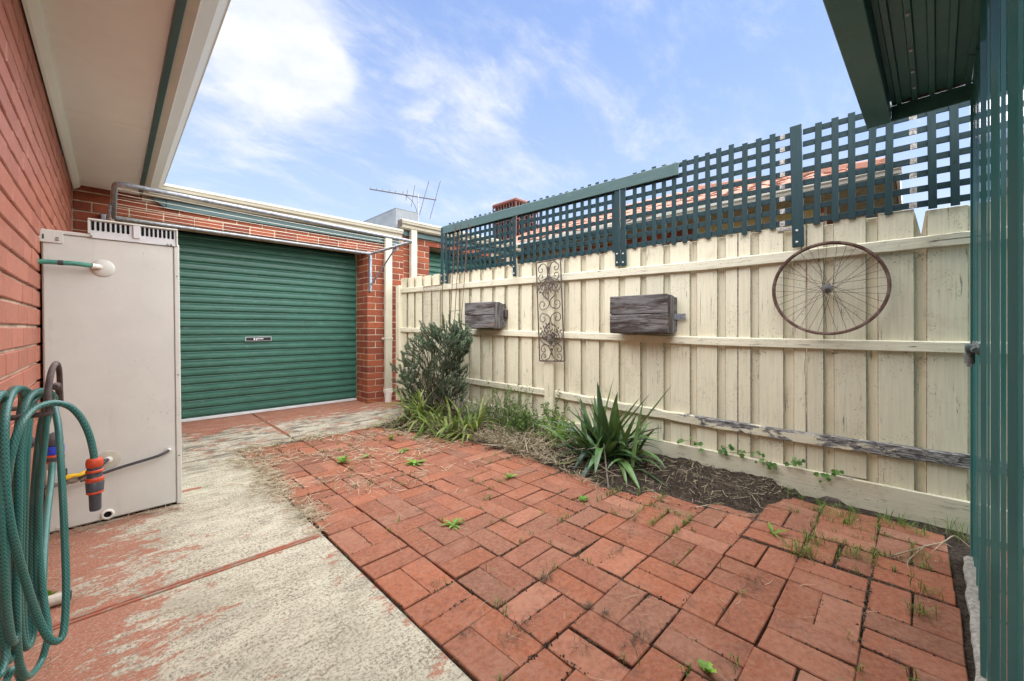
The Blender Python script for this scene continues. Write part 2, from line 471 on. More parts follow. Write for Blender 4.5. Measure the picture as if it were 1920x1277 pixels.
M_lattice = paint_wood('lattice green', (.0135, .045, .050), 'z', .64, (.012, .02, .02), .55, grain=.9, dirt=.5, knots=True)
t = mk('shaded board edge'); p = t.pos()
M_edge_shade = fin(t, t.mix(t.mr(t.noise(p, 60, 6, .7), .4, .62), (.15, .125, .085), (.40, .35, .26)), .9, None, spec=.2)  # dark colour standing in for the shade in the gaps between palings
M_lattice_h = paint_wood('lattice green along', (.012, .040, .046), 'y', .64, (.012, .02, .02), .55, grain=.9, dirt=.5, knots=True)
M_cap = paint_wood('capping green', (.085, .145, .138), 'y', .66, (.05, .08, .075), .42, grain=.5, dirt=.5)
t = mk('bare lattice timber'); p = t.pos()
M_bare = fin(t, t.mix(t.mr(t.noise(p, 90, 5, .75), .42, .58), (.55, .52, .47), (.22, .20, .18)), .85, t.noise(p, 120, 4, .7), .4, .003)

def weathered(name, axis='y'):
    t = mk(name); p = t.pos(); r = t.rnd()
    s = (1, .10, 1) if axis == 'y' else (1, 1, .10)
    o = t.n('ShaderNodeCombineXYZ'); t.set(o.inputs[0], t.math('MULTIPLY', r, 9.0)); t.set(o.inputs[2], t.math('MULTIPLY', r, 3.0))
    a = t.n('ShaderNodeVectorMath', operation='ADD'); t.set(a.inputs[0], p); t.set(a.inputs[1], o.outputs[0]); q = a.outputs[0]
    g = t.noise(t.mapv(q, tuple(x if x == 1 else .05 for x in s)), 120, 8, .75, .6); b = t.noise(t.mapv(q, tuple(x if x == 1 else .10 for x in s)), 17, 7, .68, .5)
    col = t.mix(t.mr(b, .40, .62), (.205, .196, .19), (.052, .037, .031))
    col = t.mix(t.mr(t.noise(t.mapv(q, tuple(x if x == 1 else .16 for x in s)), 12, 5, .65), .56, .70, 0, .55), col, (.30, .19, .125))
    col = t.mix(t.mr(g, .50, .66, 0, .85), col, (.022, .018, .017))
    col = t.mix(t.mr(g, .44, .34, 0, .6), col, (.40, .385, .375))
    return fin(t, col, .88, g, .9, .005, .2)
M_old_y = weathered('weathered timber'); M_old_z = weathered('weathered timber upright', 'z')

def steel(name, base, rough=.35, var=.18, spec=.5, dust=0.0, sc=(1, 1, 1)):
    t = mk(name); p = t.pos(sc); n = t.noise(p, 7, 6, .65, .3); f = t.noise(p, 140, 3, .7)
    col = t.bright(base, t.mr(n, .28, .72, 1-var, 1+var, False))
    if dust: col = t.mix(t.mr(t.noise(p, 16, 6, .75), .54, .72, 0, dust), col, tuple(.5*x+.16 for x in base))
    rg = t.mr(n, .3, .7, rough*.8, min(1, rough*1.25), False)
    if name == 'heater enamel':
        sp = t.math('MULTIPLY', t.mr(t.noise(p, 60, 6, .8), .62, .66), t.mr(t.noise(p, 3.0, 5, .6), .50, .62)); col = t.mix(t.math('MULTIPLY', sp, .6), col, (.16, .13, .10))
        col = t.mix(t.mr(t.noise(t.mapv(p, (1, 1, .12)), 13, 6, .7), .58, .72, 0, .22), col, (.34, .30, .24))
    return fin(t, col, rg, t.math('ADD', n, t.math('MULTIPLY', f, .05)), .08, .01, spec)
M_roller = steel('roller door green', (.034, .118, .080), .40, .22, .5, .5, (.6, 1, 1.6))
M_green = steel('trim green', (.034, .088, .084), .40, .12)
M_shed = steel('shed green', (.046, .165, .155), .07, .14, .5, .12, (1, 1, .25))
M_shed_roof = steel('shed roof green', (.042, .140, .126), .34, .2, .5, .3)
M_cream_metal = steel('cream gutter', (.50, .465, .355), .42, .08, .5, .2)
M_gutter_h = steel('house gutter cream', (.56, .545, .475), .45, .07, .5, .25)
M_soffit = steel('soffit sheet', (.80, .845, .80), .75, .03, .2)
M_heater = steel('heater enamel', (.590, .580, .513), .38, .05, .5, .12)
M_grey_metal = steel('grey flashing', (.19, .205, .21), .55, .2, .5, .3)
M_dark = steel('dark void', (.012, .012, .012), .9, .1, .1)
M_pipe_white = steel('pale plastic', (.74, .70, .62), .4, .06)
M_washer = steel('disc plastic', (.60, .57, .48), .3, .05)
M_alu = steel('galvanised louvre', (.60, .60, .585), .38, .12, .6, .3)
t = mk('galvanised tube'); p = t.pos(); n = t.noise(p, 35, 6, .7)
M_galv = fin(t, t.mix(t.mr(n, .36, .62), (.40, .42, .45), (.23, .245, .27)), t.mr(n, .3, .7, .38, .6), n, .12, .004, .5, .55)
t = mk('line cord'); M_cord = fin(t, (.80, .74, .60), .6)
def rust_mat(name, a, b, c):
    t = mk(name); p = t.pos(); n = t.noise(p, 55, 6, .7)
    return fin(t, t.mix(t.mr(t.noise(p, 14, 5, .7), .46, .64), t.mix(t.mr(n, .4, .6), a, b), c), .72, n, .3, .003, .35)
M_rust = rust_mat('rusted steel', (.075, .04, .032), (.13, .065, .045), (.20, .135, .105))
M_rod = rust_mat('rusted rod', (.10, .045, .028), (.19, .085, .05), (.10, .05, .035))
M_iron = rust_mat('brown iron', (.055, .042, .036), (.10, .075, .06), (.15, .12, .10))
M_hanger = rust_mat('brown enamel', (.085, .058, .052), (.11, .075, .066), (.16, .12, .11))
M_wire = rust_mat('white wire', (.55, .50, .42), (.62, .56, .46), (.40, .32, .22))
M_spoke = rust_mat('spoke', (.06, .04, .033), (.10, .065, .05), (.12, .08, .06))
M_hub = steel('hub metal', (.16, .155, .15), .4, .3, .6, .4)
t = mk('padlock steel'); M_lock = fin(t, (.42, .42, .43), .3, None, metal=.8)
t = mk('latch metal'); M_latch = fin(t, t.mix(t.mr(t.noise(t.pos(), 60, 4, .6), .4, .6), (.10, .15, .14), (.24, .25, .24)), .35, None, metal=.4)

def hose_mat():
    t = mk('braided hose'); uv = t.n('ShaderNodeUVMap'); uv.uv_map = 'UVMap'; u, v, _ = t.sep(uv.outputs[0])
    a = t.math('MULTIPLY', u, 8.0); b = t.math('MULTIPLY', v, 150.0)
    s1 = t.math('SINE', t.math('MULTIPLY', t.math('ADD', a, b), 6.2832)); s2 = t.math('SINE', t.math('MULTIPLY', t.math('SUBTRACT', a, b), 6.2832))
    w_ = t.mr(t.math('MAXIMUM', s1, s2), .25, .95)
    p = t.pos(); n = t.noise(p, 24, 5, .65)
    col = t.mix(w_, (.010, .070, .060), (.065, .225, .185))
    col = t.mix(t.mr(n, .50, .72, 0, .3), col, (.16, .23, .20))
    col = t.mix(t.mr(t.noise(p, 130, 4, .7), .69, .73, 0, .6), col, (.45, .5, .46))
    return fin(t, col, .30, t.math('MULTIPLY', w_, .5), .25, .002, .5)
M_hose = hose_mat()
def plain(name, c, rough=.45, spec=.5, n=.12, metal=0.0):
    t = mk(name); p = t.pos()
    return fin(t, t.bright(c, t.mr(t.noise(p, 30, 5, .65), .3, .7, 1-n, 1+n, False)), rough, None, spec=spec, metal=metal)
M_orange = plain('orange plastic', (.72, .085, .03)); M_greyp = plain('grey plastic', (.085, .082, .09), .4); M_blue = plain('blue plastic', (.025, .06, .55), .4)
M_yellow = plain('yellow handle', (.78, .47, .02), .4); M_brass = plain('tarnished brass', (.30, .265, .20), .4, n=.3, metal=.5); M_blackp = plain('black pipe', (.045, .043, .048), .45)
M_insul = plain('green pipe lagging', (.07, .27, .20), .6, n=.25); M_black = plain('black plate', (.012, .012, .016), .4); M_white = plain('white print', (.75, .75, .78), .5)
M_clear = plain('pale washer', (.50, .47, .38), .25)
M_tileroof = brick_mat('terracotta roof tile', (.37, .185, .125), (.27, .13, .09), .45, .85, .15)
M_cooler = plain('brown cooler', (.13, .04, .026), .55, n=.2)
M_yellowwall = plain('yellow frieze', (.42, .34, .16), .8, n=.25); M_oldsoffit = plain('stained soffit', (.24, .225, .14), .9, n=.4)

def leaf_mat(name, a, b, rough=.5, tr=.25, spec=.4, scale=25, dry=None):
    t = mk(name); p = t.pos(); v = t.attr('v')
    col = t.mix(v, a, b)
    col = t.bright(col, t.mr(t.noise(p, scale, 4, .6), .3, .7, .72, 1.25, False))
    if dry: col = t.mix(t.mr(t.noise(p, 9, 4, .65), .56, .70, 0, .8), col, dry)
    m = fin(t, col, rough, None, spec=spec)
    if tr:
        d = t.n('ShaderNodeBsdfTranslucent'); t.set(d.inputs[0], t.mix(.35, col, (.30, .38, .05)))
        x = t.n('ShaderNodeMixShader'); x.inputs[0].default_value = tr
        t.links.new(t.b.outputs[0], x.inputs[1]); t.links.new(d.outputs[0], x.inputs[2])
        o = [q for q in t.nodes if q.type == 'OUTPUT_MATERIAL'][0]; t.links.new(x.outputs[0], o.inputs[0])
    return m
M_rosemary = leaf_mat('rosemary needle', (.026, .060, .031), (.135, .195, .112), .6, .12)
M_flax = leaf_mat('flax leaf', (.014, .046, .022), (.135, .235, .075), .32, .15, .5, 18)
M_strap = leaf_mat('strap leaf', (.05, .115, .02), (.30, .36, .085), .42, .3, .45, 18, (.40, .33, .15))
M_weed = leaf_mat('weed leaf', (.09, .22, .025), (.21, .38, .045), .5, .3)
M_creeper = leaf_mat('creeper leaf', (.04, .13, .022), (.13, .25, .05), .45, .3)
M_shrub = leaf_mat('wiry shrub leaf', (.05, .12, .022), (.17, .26, .06), .55, .25)
M_twig = plain('grey twig', (.16, .135, .105), .85, .2, .3); M_stem = plain('brown stem', (.075, .065, .042), .85, .2, .3)
M_straw = leaf_mat('straw', (.17, .130, .082), (.50, .415, .28), .75, .1, .2)
M_grass = leaf_mat('joint grass', (.05, .11, .018), (.20, .28, .06), .55, .3)
M_moss = leaf_mat('joint debris', (.022, .02, .015), (.19, .16, .12), .95, 0, .1)
# ---------------------------------------------------------------- ground, paving, path
def interp(pts, y):
    for (a, b), (c, d) in zip(pts, pts[1:]):
        if y <= c: return b+(d-b)*max(0, min(1, (y-a)/(c-a)))
    return pts[-1][1]
BED = [(-.4, 2.86), (.47, 2.86), (.60, 2.52), (1.0, 2.40), (1.4, 2.26), (1.87, 2.33), (2.4, 2.36), (2.8, 2.34), (3.3, 2.24), (3.75, 2.06), (4.1, 1.96)]
def bed_edge(y): return interp(BED, y)+.03*mnoise.noise(V((y*4, 1, 2)))
g = MB(); g.add([(-60, -60, -.06), (60, -60, -.06), (60, 60, -.06), (-60, 60, -.06)], [(0, 1, 2, 3)])
g.build('ground', M_soil, kind='structure')

def soil_z(x, y):
    e = bed_edge(y); u = max(0, min(1, (x-e+.10)/.28)); u = u*u*(3-2*u)
    n = mnoise.fractal(V((x*9, y*9, 0)), .8, 2.1, 4)
    n2 = mnoise.noise(V((x*38, y*38, 4)))
    mound = .045*u*(1 if y > .6 else .35)
    lo = -.0125+.002*n2+.002*n
    far = .012*max(0, min(1, (y-2.6)/1.0))*max(0, min(1, (1.9-x)/.8+.6))
    z = lo+(mound+.017)*u+u*(.018*n+.006*n2)
    if y < .5 and x > 2.55: z = min(z, -.008+.008*n)
    return z
g = MB(); nx, ny = 96, 172; x0, x1, y0, y1 = .732, 3.06, -.19, 5.0
for i in range(nx+1):
    for j in range(ny+1):
        x = x0+(x1-x0)*i/nx; y = y0+(y1-y0)*j/ny
        g.v.append(V((x, y, soil_z(x, y) if not ((x < 2.56 and y > 3.93) or (x < 2.80 and y > 4.25)) else -.03))); g.a.append(.5)
for i in range(nx):
    for j in range(ny):
        k = i*(ny+1)+j; g.f.append((k, k+ny+1, k+ny+2, k+1))
g.build('soil_bed', M_soil, smooth=True, kind='structure')

# worn painted concrete: slabs with a painted bead in each joint
path = empty('path', (.24, 2.0, 0), kind='structure')
for a, b in ((-1.6, 2.024), (2.036, 3.164), (3.176, 3.925)):
    g = MB(); g.cbox((-.245, a, -.09), (.728, b, 0), .006); g.build('slab', M_conc, path)
for a, b in ((-.245, 1.163), (1.177, 2.84)):
    g = MB(); g.cbox((a, 3.935, -.09), (b, 5.66, .002), .006); g.build('slab', M_conc, path)
def bead(p, q, lift):
    g = MB(); p = V(p); q = V(q); d = (q-p).normalized(); s = V((-d.y, d.x, 0)); n = 26
    for o, r in ((.010, .0085), (-.010, .0075)):
        g.tube([p.lerp(q, i/n)+s*o+V((0, 0, lift+.002*mnoise.noise(V((i*.9, o*300, p.y)))))+s*.002*mnoise.noise(V((i*.7, 3, o*90))) for i in range(n+1)], r, 7)
    g.build('joint_bead', M_joint, path, True)
bead((-.24, 2.03, 0), (.71, 2.03, 0), .001); bead((-.1, 3.17, 0), (.40, 3.17, 0), -.003); bead((1.17, 4.15, 0), (1.17, 5.25, 0), .0)

# basket-weave pavers
paving = empty('pavement', (1.6, 1.6, 0), kind='structure')
PV = []
for k in range(7):
    g = MB(); c = .0022+.0012*R.random()
    g.cbox((-.1160+R.uniform(0, .003), -.0577+R.uniform(0, .0018), -.045), (.1160-R.uniform(0, .003), .0577-R.uniform(0, .0018), 0), c, jit=.0015)
    PV.append(g.mesh('paver', M_paver))
PX, PY, PP = .7365, 1.0545, .2345
pav_list = []
npv = 0
for i in range(0, 10):
    for k in range(-6, 13):
        bx, by = PX+i*PP, PY+k*PP
        vert = (i+k) % 2 == 1
        for s in (0, 1):
            if vert: cx, cy, rz = bx+PP*(.25+.5*s), by+PP/2, math.pi/2
            else: cx, cy, rz = bx+PP/2, by+PP*(.25+.5*s), 0
            # the courses by the shed have spread apart
            if cx > 2.2 and cy < .6: cx += .022; cy += .008*mnoise.noise(V((cx*3, cy*3, 1)))
            if cx+cy < 1.18 or cy > 3.93 or cy < -.115 or cx > 2.90: continue
            e = bed_edge(cy)
            if cx > e-.015: continue
            near = max(0, 1-(e-cx)/.3)
            jz = R.uniform(-.0022, .0022)-.010*near*(cy > .55)+.006*mnoise.noise(V((cx*1.3, cy*1.3, 0)))
            if cy > 2.6: jz -= .001
            o = link('paver', PV[R.randrange(len(PV))], paving, (cx+R.gauss(0, .0022), cy+R.gauss(0, .0022), jz),
                     (RAD(R.gauss(0, .7+1.6*near)), RAD(R.gauss(0, .7+1.6*near)), rz+RAD(R.gauss(0, .8))+(math.pi if R.random() < .5 else 0)))
            pav_list.append((cx, cy, vert)); npv += 1
print('pavers', npv)

# ---------------------------------------------------------------- bricks
BC = {}
def brick_mesh(lx, ly, lz, mat, var):
    k = (round(lx, 2), round(ly, 2), round(lz, 3), mat.name, var)
    if k not in BC:
        g = MB(); g.cbox((-lx/2, -ly/2, -lz/2), (lx/2, ly/2, lz/2), .0035, jit=.0009); BC[k] = g.mesh('brick', mat)
    return BC[k]
nbr = 0
def brick(parent, a, b, mat, j=.0012):
    global nbr
    a, b = V(a), V(b); d = b-a
    if min(d) < .025: return
    nbr += 1
    c = (a+b)/2+V((R.gauss(0, j), R.gauss(0, j), R.gauss(0, j*.6)))
    link('brick', brick_mesh(d.x, d.y, d.z, mat, R.randrange(3)), parent, c, (0, RAD(R.gauss(0, .15)), RAD(R.gauss(0, .25))))

# the house beside the path
house = empty('brick_house', (-.4, 2.5, 0), 'red brick house wall with deep cream eave and green fascia beside the path', 'house')
g = MB(); g.box((-.5, -.6, -.1), (-.256, 5.5, 2.42)); g.build('wall', M_mortar_h, house)
CH, Z0 = .086, -.020
rest = MB()
for c in range(27):
    z = Z0+c*CH
    off = (.12 if c % 2 else 0)
    y = .42+off
    while y < 5.15:
        a, b = y+.002, min(y+.238, 5.155); y += .24
        if z > 2.24: continue
        if b < 1.72: rest.cbox((-.30, a, z+.006), (-.245, b, z+.080), .003); continue
        if a > 3.08 and z < 1.28: continue
        brick(house, (-.30, a, z+.006), (-.245, b, z+.080), M_brick_house, .001)
rest.build('brickwork', M_brick_house, house, kind='stuff')
for a, b in ((-.6, 1.995), (1.999, 3.42), (3.423, 5.156)):
    g = MB(); g.cbox((-.235, a, 2.262), (.188, b, 2.270), .001); g.build('soffit_panel', M_soffit, house)
g = MB(); g.prism([(-.238, 2.261), (-.238, 2.222), (-.226, 2.222), (-.205, 2.236), (-.196, 2.250), (-.194, 2.261)], -.6, 5.15); g.build('cornice', M_soffit, house)
g = MB(); g.cbox((.172, -.6, 2.232), (.200, 4.985, 2.40), .002); g.build('fascia', M_green, house)
g = MB(); g.prism([(.201, 2.246), (.238, 2.246), (.244, 2.252), (.300, 2.300), (.338, 2.350), (.347, 2.356), (.347, 2.376), (.338, 2.378), (.201, 2.378)], -.6, 4.958); g.build('gutter', M_gutter_h, house)
g = MB()
for y in (.9, 2.45, 3.9): g.cbox((.245, y, 2.2555), (.3405, y+.012, 2.3745), .001)
g = MB(); g.prism([(.32, 2.37), (.2, 2.44), (-3.2, 3.7), (-3.2, 3.6), (.17, 2.36)], -.6, 4.95); g.build('roof', M_tileroof, house)

# the garage at the end
garage = empty('garage', (1.3, 5.3, 0), 'brick garage with dark green roller door at the end of the path', 'garage')
FY = 5.157
def mort(parent, a, b): g = MB(); g.box(a, b); g.build('wall', M_mortar, parent)
mort(garage, (2.424, FY+.005, -.1), (2.956, 5.56, 2.34)); mort(garage, (-.25, FY+.005, -.1), (.016, 5.56, 2.0395)); mort(garage, (-.25, FY+.005, 2.044), (2.4235, 5.47, 2.34))
BG = -.024
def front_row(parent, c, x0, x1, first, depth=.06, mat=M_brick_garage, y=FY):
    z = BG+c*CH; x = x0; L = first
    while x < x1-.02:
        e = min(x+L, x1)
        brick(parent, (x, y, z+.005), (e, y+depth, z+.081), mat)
        x = e+.010; L = .230
for c in range(0, 27):
    z = BG+c*CH
    if c < 24:
        odd = c % 2
        if odd:
            brick(garage, (2.42, FY, z+.005), (2.53, FY+.23, z+.081), M_brick_garage)
            front_row(garage, c, 2.54, 2.955, .23); brick(garage, (2.42, FY+.24, z+.005), (2.50, 5.49, z+.081), M_brick_garage)
        else:
            brick(garage, (2.42, FY, z+.005), (2.65, FY+.11, z+.081), M_brick_garage)
            front_row(garage, c, 2.66, 2.955, .23); brick(garage, (2.42, FY+.12, z+.005), (2.50, 5.49, z+.081), M_brick_garage)
        if z > 1.2: front_row(garage, c, -.24, .02, .23 if odd else .11)
    elif c < 26:
        front_row(garage, c, -.24, 2.955, .23 if c % 2 else .11)
    elif c == 26: front_row(garage, c, -.24, .20, .23)
# roller door: a ribbed steel curtain that curls back at the top
def roller(name, parent, x0, x1, y, ztop, pitch, curl, mat):
    prof = []; z = .035
    while z < ztop:
        for u, o in ((0, .010), (.10, .013), (.16, .004), (.20, -.001), (.26, -.006), (.34, -.009), (.60, -.0095), (.80, -.007), (.86, .001), (.92, .012)):
            zz = z+u*pitch
            prof.append((zz, y+o+max(0, zz-curl)**2*1.1))
        z += pitch
    g = MB(); n = len(prof)
    for x in (x0, x1): g.v += [V((x, b, a)) for a, b in prof]; g.a += [.5]*n
    for i in range(n-1): g.f.append((i, n+i, n+i+1, i+1))
    return g.build(name, mat, parent)
door = roller('roller_door', garage, -.05, 2.47, 5.508, 2.34, .0885, 1.80, M_roller)
WM[door] = WM[garage].copy()
g = MB(); g.cbox((-.02, 5.488, .006), (2.425, 5.512, .036), .003); g.build('bottom_rail', M_alu, door)
g = MB(); g.box((.02, 5.515, 0.0), (2.42, 5.518, .036)); g.build('seal', M_blackp, door)
hp = g = MB(); g.cbox((1.098, 5.487, .857), (1.366, 5.498, .908), .002); hpo = g.build('lock_plate', M_alu, door)
g = MB(); g.box((1.105, 5.4845, .863), (1.359, 5.488, .902)); g.build('plate_inset', M_black, door)
g = MB()
g.box((1.180, 5.482, .872), (1.196, 5.4842, .893)); g.box((1.205, 5.482, .867), (1.213, 5.4842, .892))
for q in range(7): g.box((1.215+q*.0095, 5.482, .879), (1.222+q*.0095, 5.4842, .893 if q in (1, 4) else .891))
g.build('maker_mark', M_white, door)
g = MB(); g.box((-.6, 5.75, 0), (3.0, 5.80, 2.4)); g.box((-.25, 5.562, 2.0), (2.42, 5.9, 2.34)); g.build('interior', M_dark, garage)
g = MB(); g.prism([(.205, 2.355), (.205, 2.285), (.37, 2.176), (2.865, 2.176), (2.865, 2.355)], 5.118, 5.138); g.build('fascia', M_green, garage)
g = MB(); g.cbox((.368, 5.1155, 2.178), (.374, 5.1177, 2.27), .0005); g.build('fascia_joint', M_dark, garage)
GUT = [(.0, .0), (-.05, .0), (-.075, .018), (-.082, .05), (-.112, .066), (-.120, .090), (-.128, .096), (-.128, .118), (-.118, .122), (0, .122)]
g = MB(); g.prism([(5.117+a, 2.258+b) for a, b in GUT], .19, 2.862, axis='x'); g.build('gutter', M_cream_metal, garage)
g = MB(); g.prism([(5.06, 2.345), (5.14, 2.365), (9.2, 2.62), (9.2, 2.52), (5.14, 2.33)], -.6, 2.93, axis='x'); g.build('roof', M_grey_metal, garage)
dp = MB(); dp.cbox((2.632, 5.060, .10), (2.732, 5.112, 2.262), .006); dpo = dp.build('downpipe', M_cream_metal, garage); WM[dpo] = WM[garage].copy()
g = MB(); g.cbox((2.622, 5.055, .855), (2.742, 5.1135, .885), .003); g.cbox((2.598, 5.10, .858), (2.624, 5.114, .882), .002); g.build('bracket', M_cream_metal, dpo)
g = MB(); g.cbox((2.624, 5.052, .13), (2.740, 5.118, .185), .006); g.build('collar', M_pipe_white, dpo)
g = MB(); g.lathe([(.046, -.02), (.046, .06), (.05, .062), (.05, .10), (.054, .13)], Matrix.Translation((2.682, 5.086, 0)), 18); g.build('drain_socket', M_pipe_white, dpo, True)

# the garage over the fence
ng = empty('neighbour_garage', (3.9, 5.3, 0), 'taller brick garage beyond the fence with cream gutter and green roller door', 'garage')
mort(ng, (2.958, FY+.005, -.1), (3.386, 5.5, 2.50)); mort(ng, (3.3865, FY+.005, 2.254), (5.3, 5.5, 2.50)); mort(ng, (5.02, FY+.005, -.1), (5.3, 5.5, 2.2535))
for c in range(15, 29):
    if c < 26: front_row(ng, c+.35, 2.958, 3.39, .23 if c % 2 else .11)
    else: front_row(ng, c+.35, 2.958, 4.6, .23 if c % 2 else .11)
roller('roller_door', ng, 3.36, 5.05, 5.42, 2.5, .0885, 2.0, M_roller)
g = MB(); g.box((3.0, 5.62, 0), (5.3, 5.66, 2.5)); g.build('interior', M_dark, ng)
g = MB(); g.cbox((2.86, 5.118, 2.335), (5.3, 5.140, 2.53), .002); g.build('fascia', M_green, ng)
g = MB(); g.prism([(5.116+a, 2.412+b) for a, b in GUT], 2.842, 5.3, axis='x'); g.build('gutter', M_cream_metal, ng)
g = MB(); g.prism([(4.995, 2.418), (5.11, 2.415), (5.11, 2.53), (4.99, 2.525)], 2.836, 2.841, axis='x'); g.build('gutter_end', M_iron, ng)
g = MB(); g.cbox((3.02, 5.045, 1.0), (3.115, 5.112, 2.42), .006); g.build('downpipe', M_cream_metal, ng)
g = MB(); g.prism([(5.06, 2.50), (5.14, 2.525), (9.2, 2.75), (9.2, 2.6), (5.14, 2.48)], 2.95, 5.3, axis='x'); g.build('roof', M_grey_metal, ng)

# pale sheet-metal box between the two roofs
g = MB(); a, b, c, d = (3.27, 5.96), (3.74, 5.96), (3.74, 7.9), (3.27, 7.9)
lv = [(.07, 2.30), (.012, 2.62), (0, 2.80), (0, 2.99)]
for o, z in lv: g.v += [V((3.30-o, 6.0-o, z)), V((3.725+o, 6.0-o, z)), V((3.725+o, 7.9+o, z)), V((3.30-o, 7.9+o, z))]; g.a += [.5]*4
for i in range(3):
    for s in range(4): g.f.append((i*4+s, i*4+(s+1) % 4, i*4+4+(s+1) % 4, i*4+4+s))
g.f.append((12, 13, 14, 15)); g.f.append((3, 2, 1, 0))
rb = g.build('roof_cowl', M_grey_metal, None, label='pale grey sheet metal cowl rising behind the cream garage gutter', cat='roof cowl')
WM[rb] = Matrix.Translation(rb.location)
g = MB(); g.tube([(3.30, 6.0, 2.62), (3.30, 6.0, 2.995)], .006, 6); g.tube([(3.30, 6.0, 2.993), (3.725, 6.0, 2.993)], .006, 6); g.tube([(3.30, 6.0, 2.993), (3.30, 7.9, 2.993)], .006, 6); g.build('seam', M_grey_metal, rb)

# TV antenna
an = empty('television_antenna', (4.34, 7.0, 2.6), 'dark television antenna on a thin mast above the far garage roof', 'antenna')
RT = V((.70711, -.70711, 0)); ac = V((4.34, 7.0, 3.65))
g = MB(); g.tube([(4.34, 7.0, 2.55), (4.34, 7.0, 3.70)], .016, 8); g.build('mast', M_galv, an, True)
bd = (RT+V((.25, .25, -.062))).normalized()
g = MB(); A, B = ac-bd*.92, ac+bd*.36; s = V((0, 0, .012)); g.tube([A, B], .016, 6); g.build('boom', M_greyp, an)
ed = (V((0, 0, 1))+RT*.17).normalized()
for k, (u, l) in enumerate(((-.90, .035), (-.80, .035), (-.68, .038), (-.56, .04), (-.44, .045), (-.30, .06), (-.22, .11), (-.10, .22))):
    p = ac+bd*u; g = MB(); g.tube([p-ed*(l if k > 5 else 0), p+ed*l], .006, 5); g.build('element', M_greyp, an)
for u, l in ((.12, .36), (.34, .40)):
    p = ac+bd*u; e2 = (V((0, 0, 1))+RT*.28).normalized(); g = MB(); g.tube([p-e2*l, p+e2*l*.98], .007, 5); g.build('element', M_greyp, an)
g = MB(); g.tube(spline([ac+bd*-.28, ac+V((0, 0, -.10))+bd*-.12, ac+V((0, 0, -.28))+bd*-.03, ac+V((0, 0, -.34))+bd*-.08, ac+V((0, 0, -.42))], 5), .006, 5); g.build('cable', M_blackp, an)

# the tiled house over the fence
nh = empty('neighbour_house', (7.5, 4, 0), 'terracotta tiled house seen through the lattice beyond the fence', 'house')
HX, HY0, HY1, EZ, SL = 5.52, .09, 11.0, 2.63, .41
mort(nh, (6.12, .75, -.1), (6.3, 10.3, 2.52))
for c in range(18, 29):
    z = c*CH; y = .76+(.12 if c % 2 else 0)
    while y < 4.4:
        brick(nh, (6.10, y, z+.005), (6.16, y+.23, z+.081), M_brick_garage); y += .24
g = MB(); g.cbox((6.085, .80, 2.22), (6.098, 2.3, 2.50), .002); g.build('frieze', M_yellowwall, nh)
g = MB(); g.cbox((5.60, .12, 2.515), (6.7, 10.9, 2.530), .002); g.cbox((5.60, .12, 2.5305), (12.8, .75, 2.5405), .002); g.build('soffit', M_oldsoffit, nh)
g = MB(); g.cbox((5.575, .10, 2.50), (5.598, 10.9, 2.66), .002); g.build('fascia', M_green, nh)
g = MB(); g.cbox((5.599, .085, 2.485), (12.8, .110, 2.66), .002); g.build('barge_board', M_gutter_h, nh)
g = MB(); g.prism([(5.574, 2.55), (5.52, 2.55), (5.508, 2.575), (5.478, 2.59), (5.468, 2.63), (5.468, 2.645), (5.574, 2.645)], .07, 10.9); g.build('gutter', M_gutter_h, nh)
RX = 9.30; RZ = EZ+SL*(RX-HX)
g = MB(); g.add([(HX, HY0, EZ), (HX, HY1, EZ), (RX, HY1-3.78, RZ), (RX, HY0+3.78, RZ), (2*RX-HX, HY0, EZ), (2*RX-HX, HY1, EZ)], [(0, 3, 2, 1), (0, 4, 3), (1, 2, 5), (4, 5, 2, 3)]); g.build('roof', M_tileroof, nh)
TV_ = []
for k in range(3):
    g = MB(); L = .40; n = 8
    for j, (u, lift) in enumerate(((-L/2, .030), (L/2, .012))):
        for i in range(n+1):
            q = i/n; zz = .016*math.sin(q*2*math.pi*1.0+.6)+(.010 if q > .8 else 0)
            g.v.append(V((u, -.15+.30*q, zz+lift+R.uniform(-.002, .002)))); g.a.append(.5)
        if j == 0:
            for i in range(n+1): g.v.append(g.v[i]-V((0, 0, .022))); g.a.append(.5)
    m = n+1
    for i in range(n):
        g.f.append((i, 2*m+i, 2*m+i+1, i+1)); g.f.append((m+i, i, i+1, m+i+1))
    TV_.append(g.mesh('roof_tile', M_tileroof))
ang = -math.atan(SL); nt = 0
for c in range(9):
    s = .15+c*.34; x = HX+s*math.cos(ang); z = EZ+s*math.sin(-ang)
    y = HY0+(x-HX)+.12; 
    while y < 6.6 and nt < 240:
        if nt < 240: link('roof_tile', TV_[R.randrange(3)], nh, (x+R.gauss(0, .006), y, z+.012+R.gauss(0, .004)), (0, ang+RAD(R.gauss(0, .6)), RAD(R.gauss(0, .6)))); nt += 1
        y += .292
for k in range(11):
    a = V((HX+.1, HY0+.1, EZ+.05)); d = V((1, 1, SL)).normalized(); g = MB()
    p = a+d*(k*.42); g.tube([p, p+d*.44], [.085, .075], 8); g.build('ridge_tile', M_tileroof, nh)
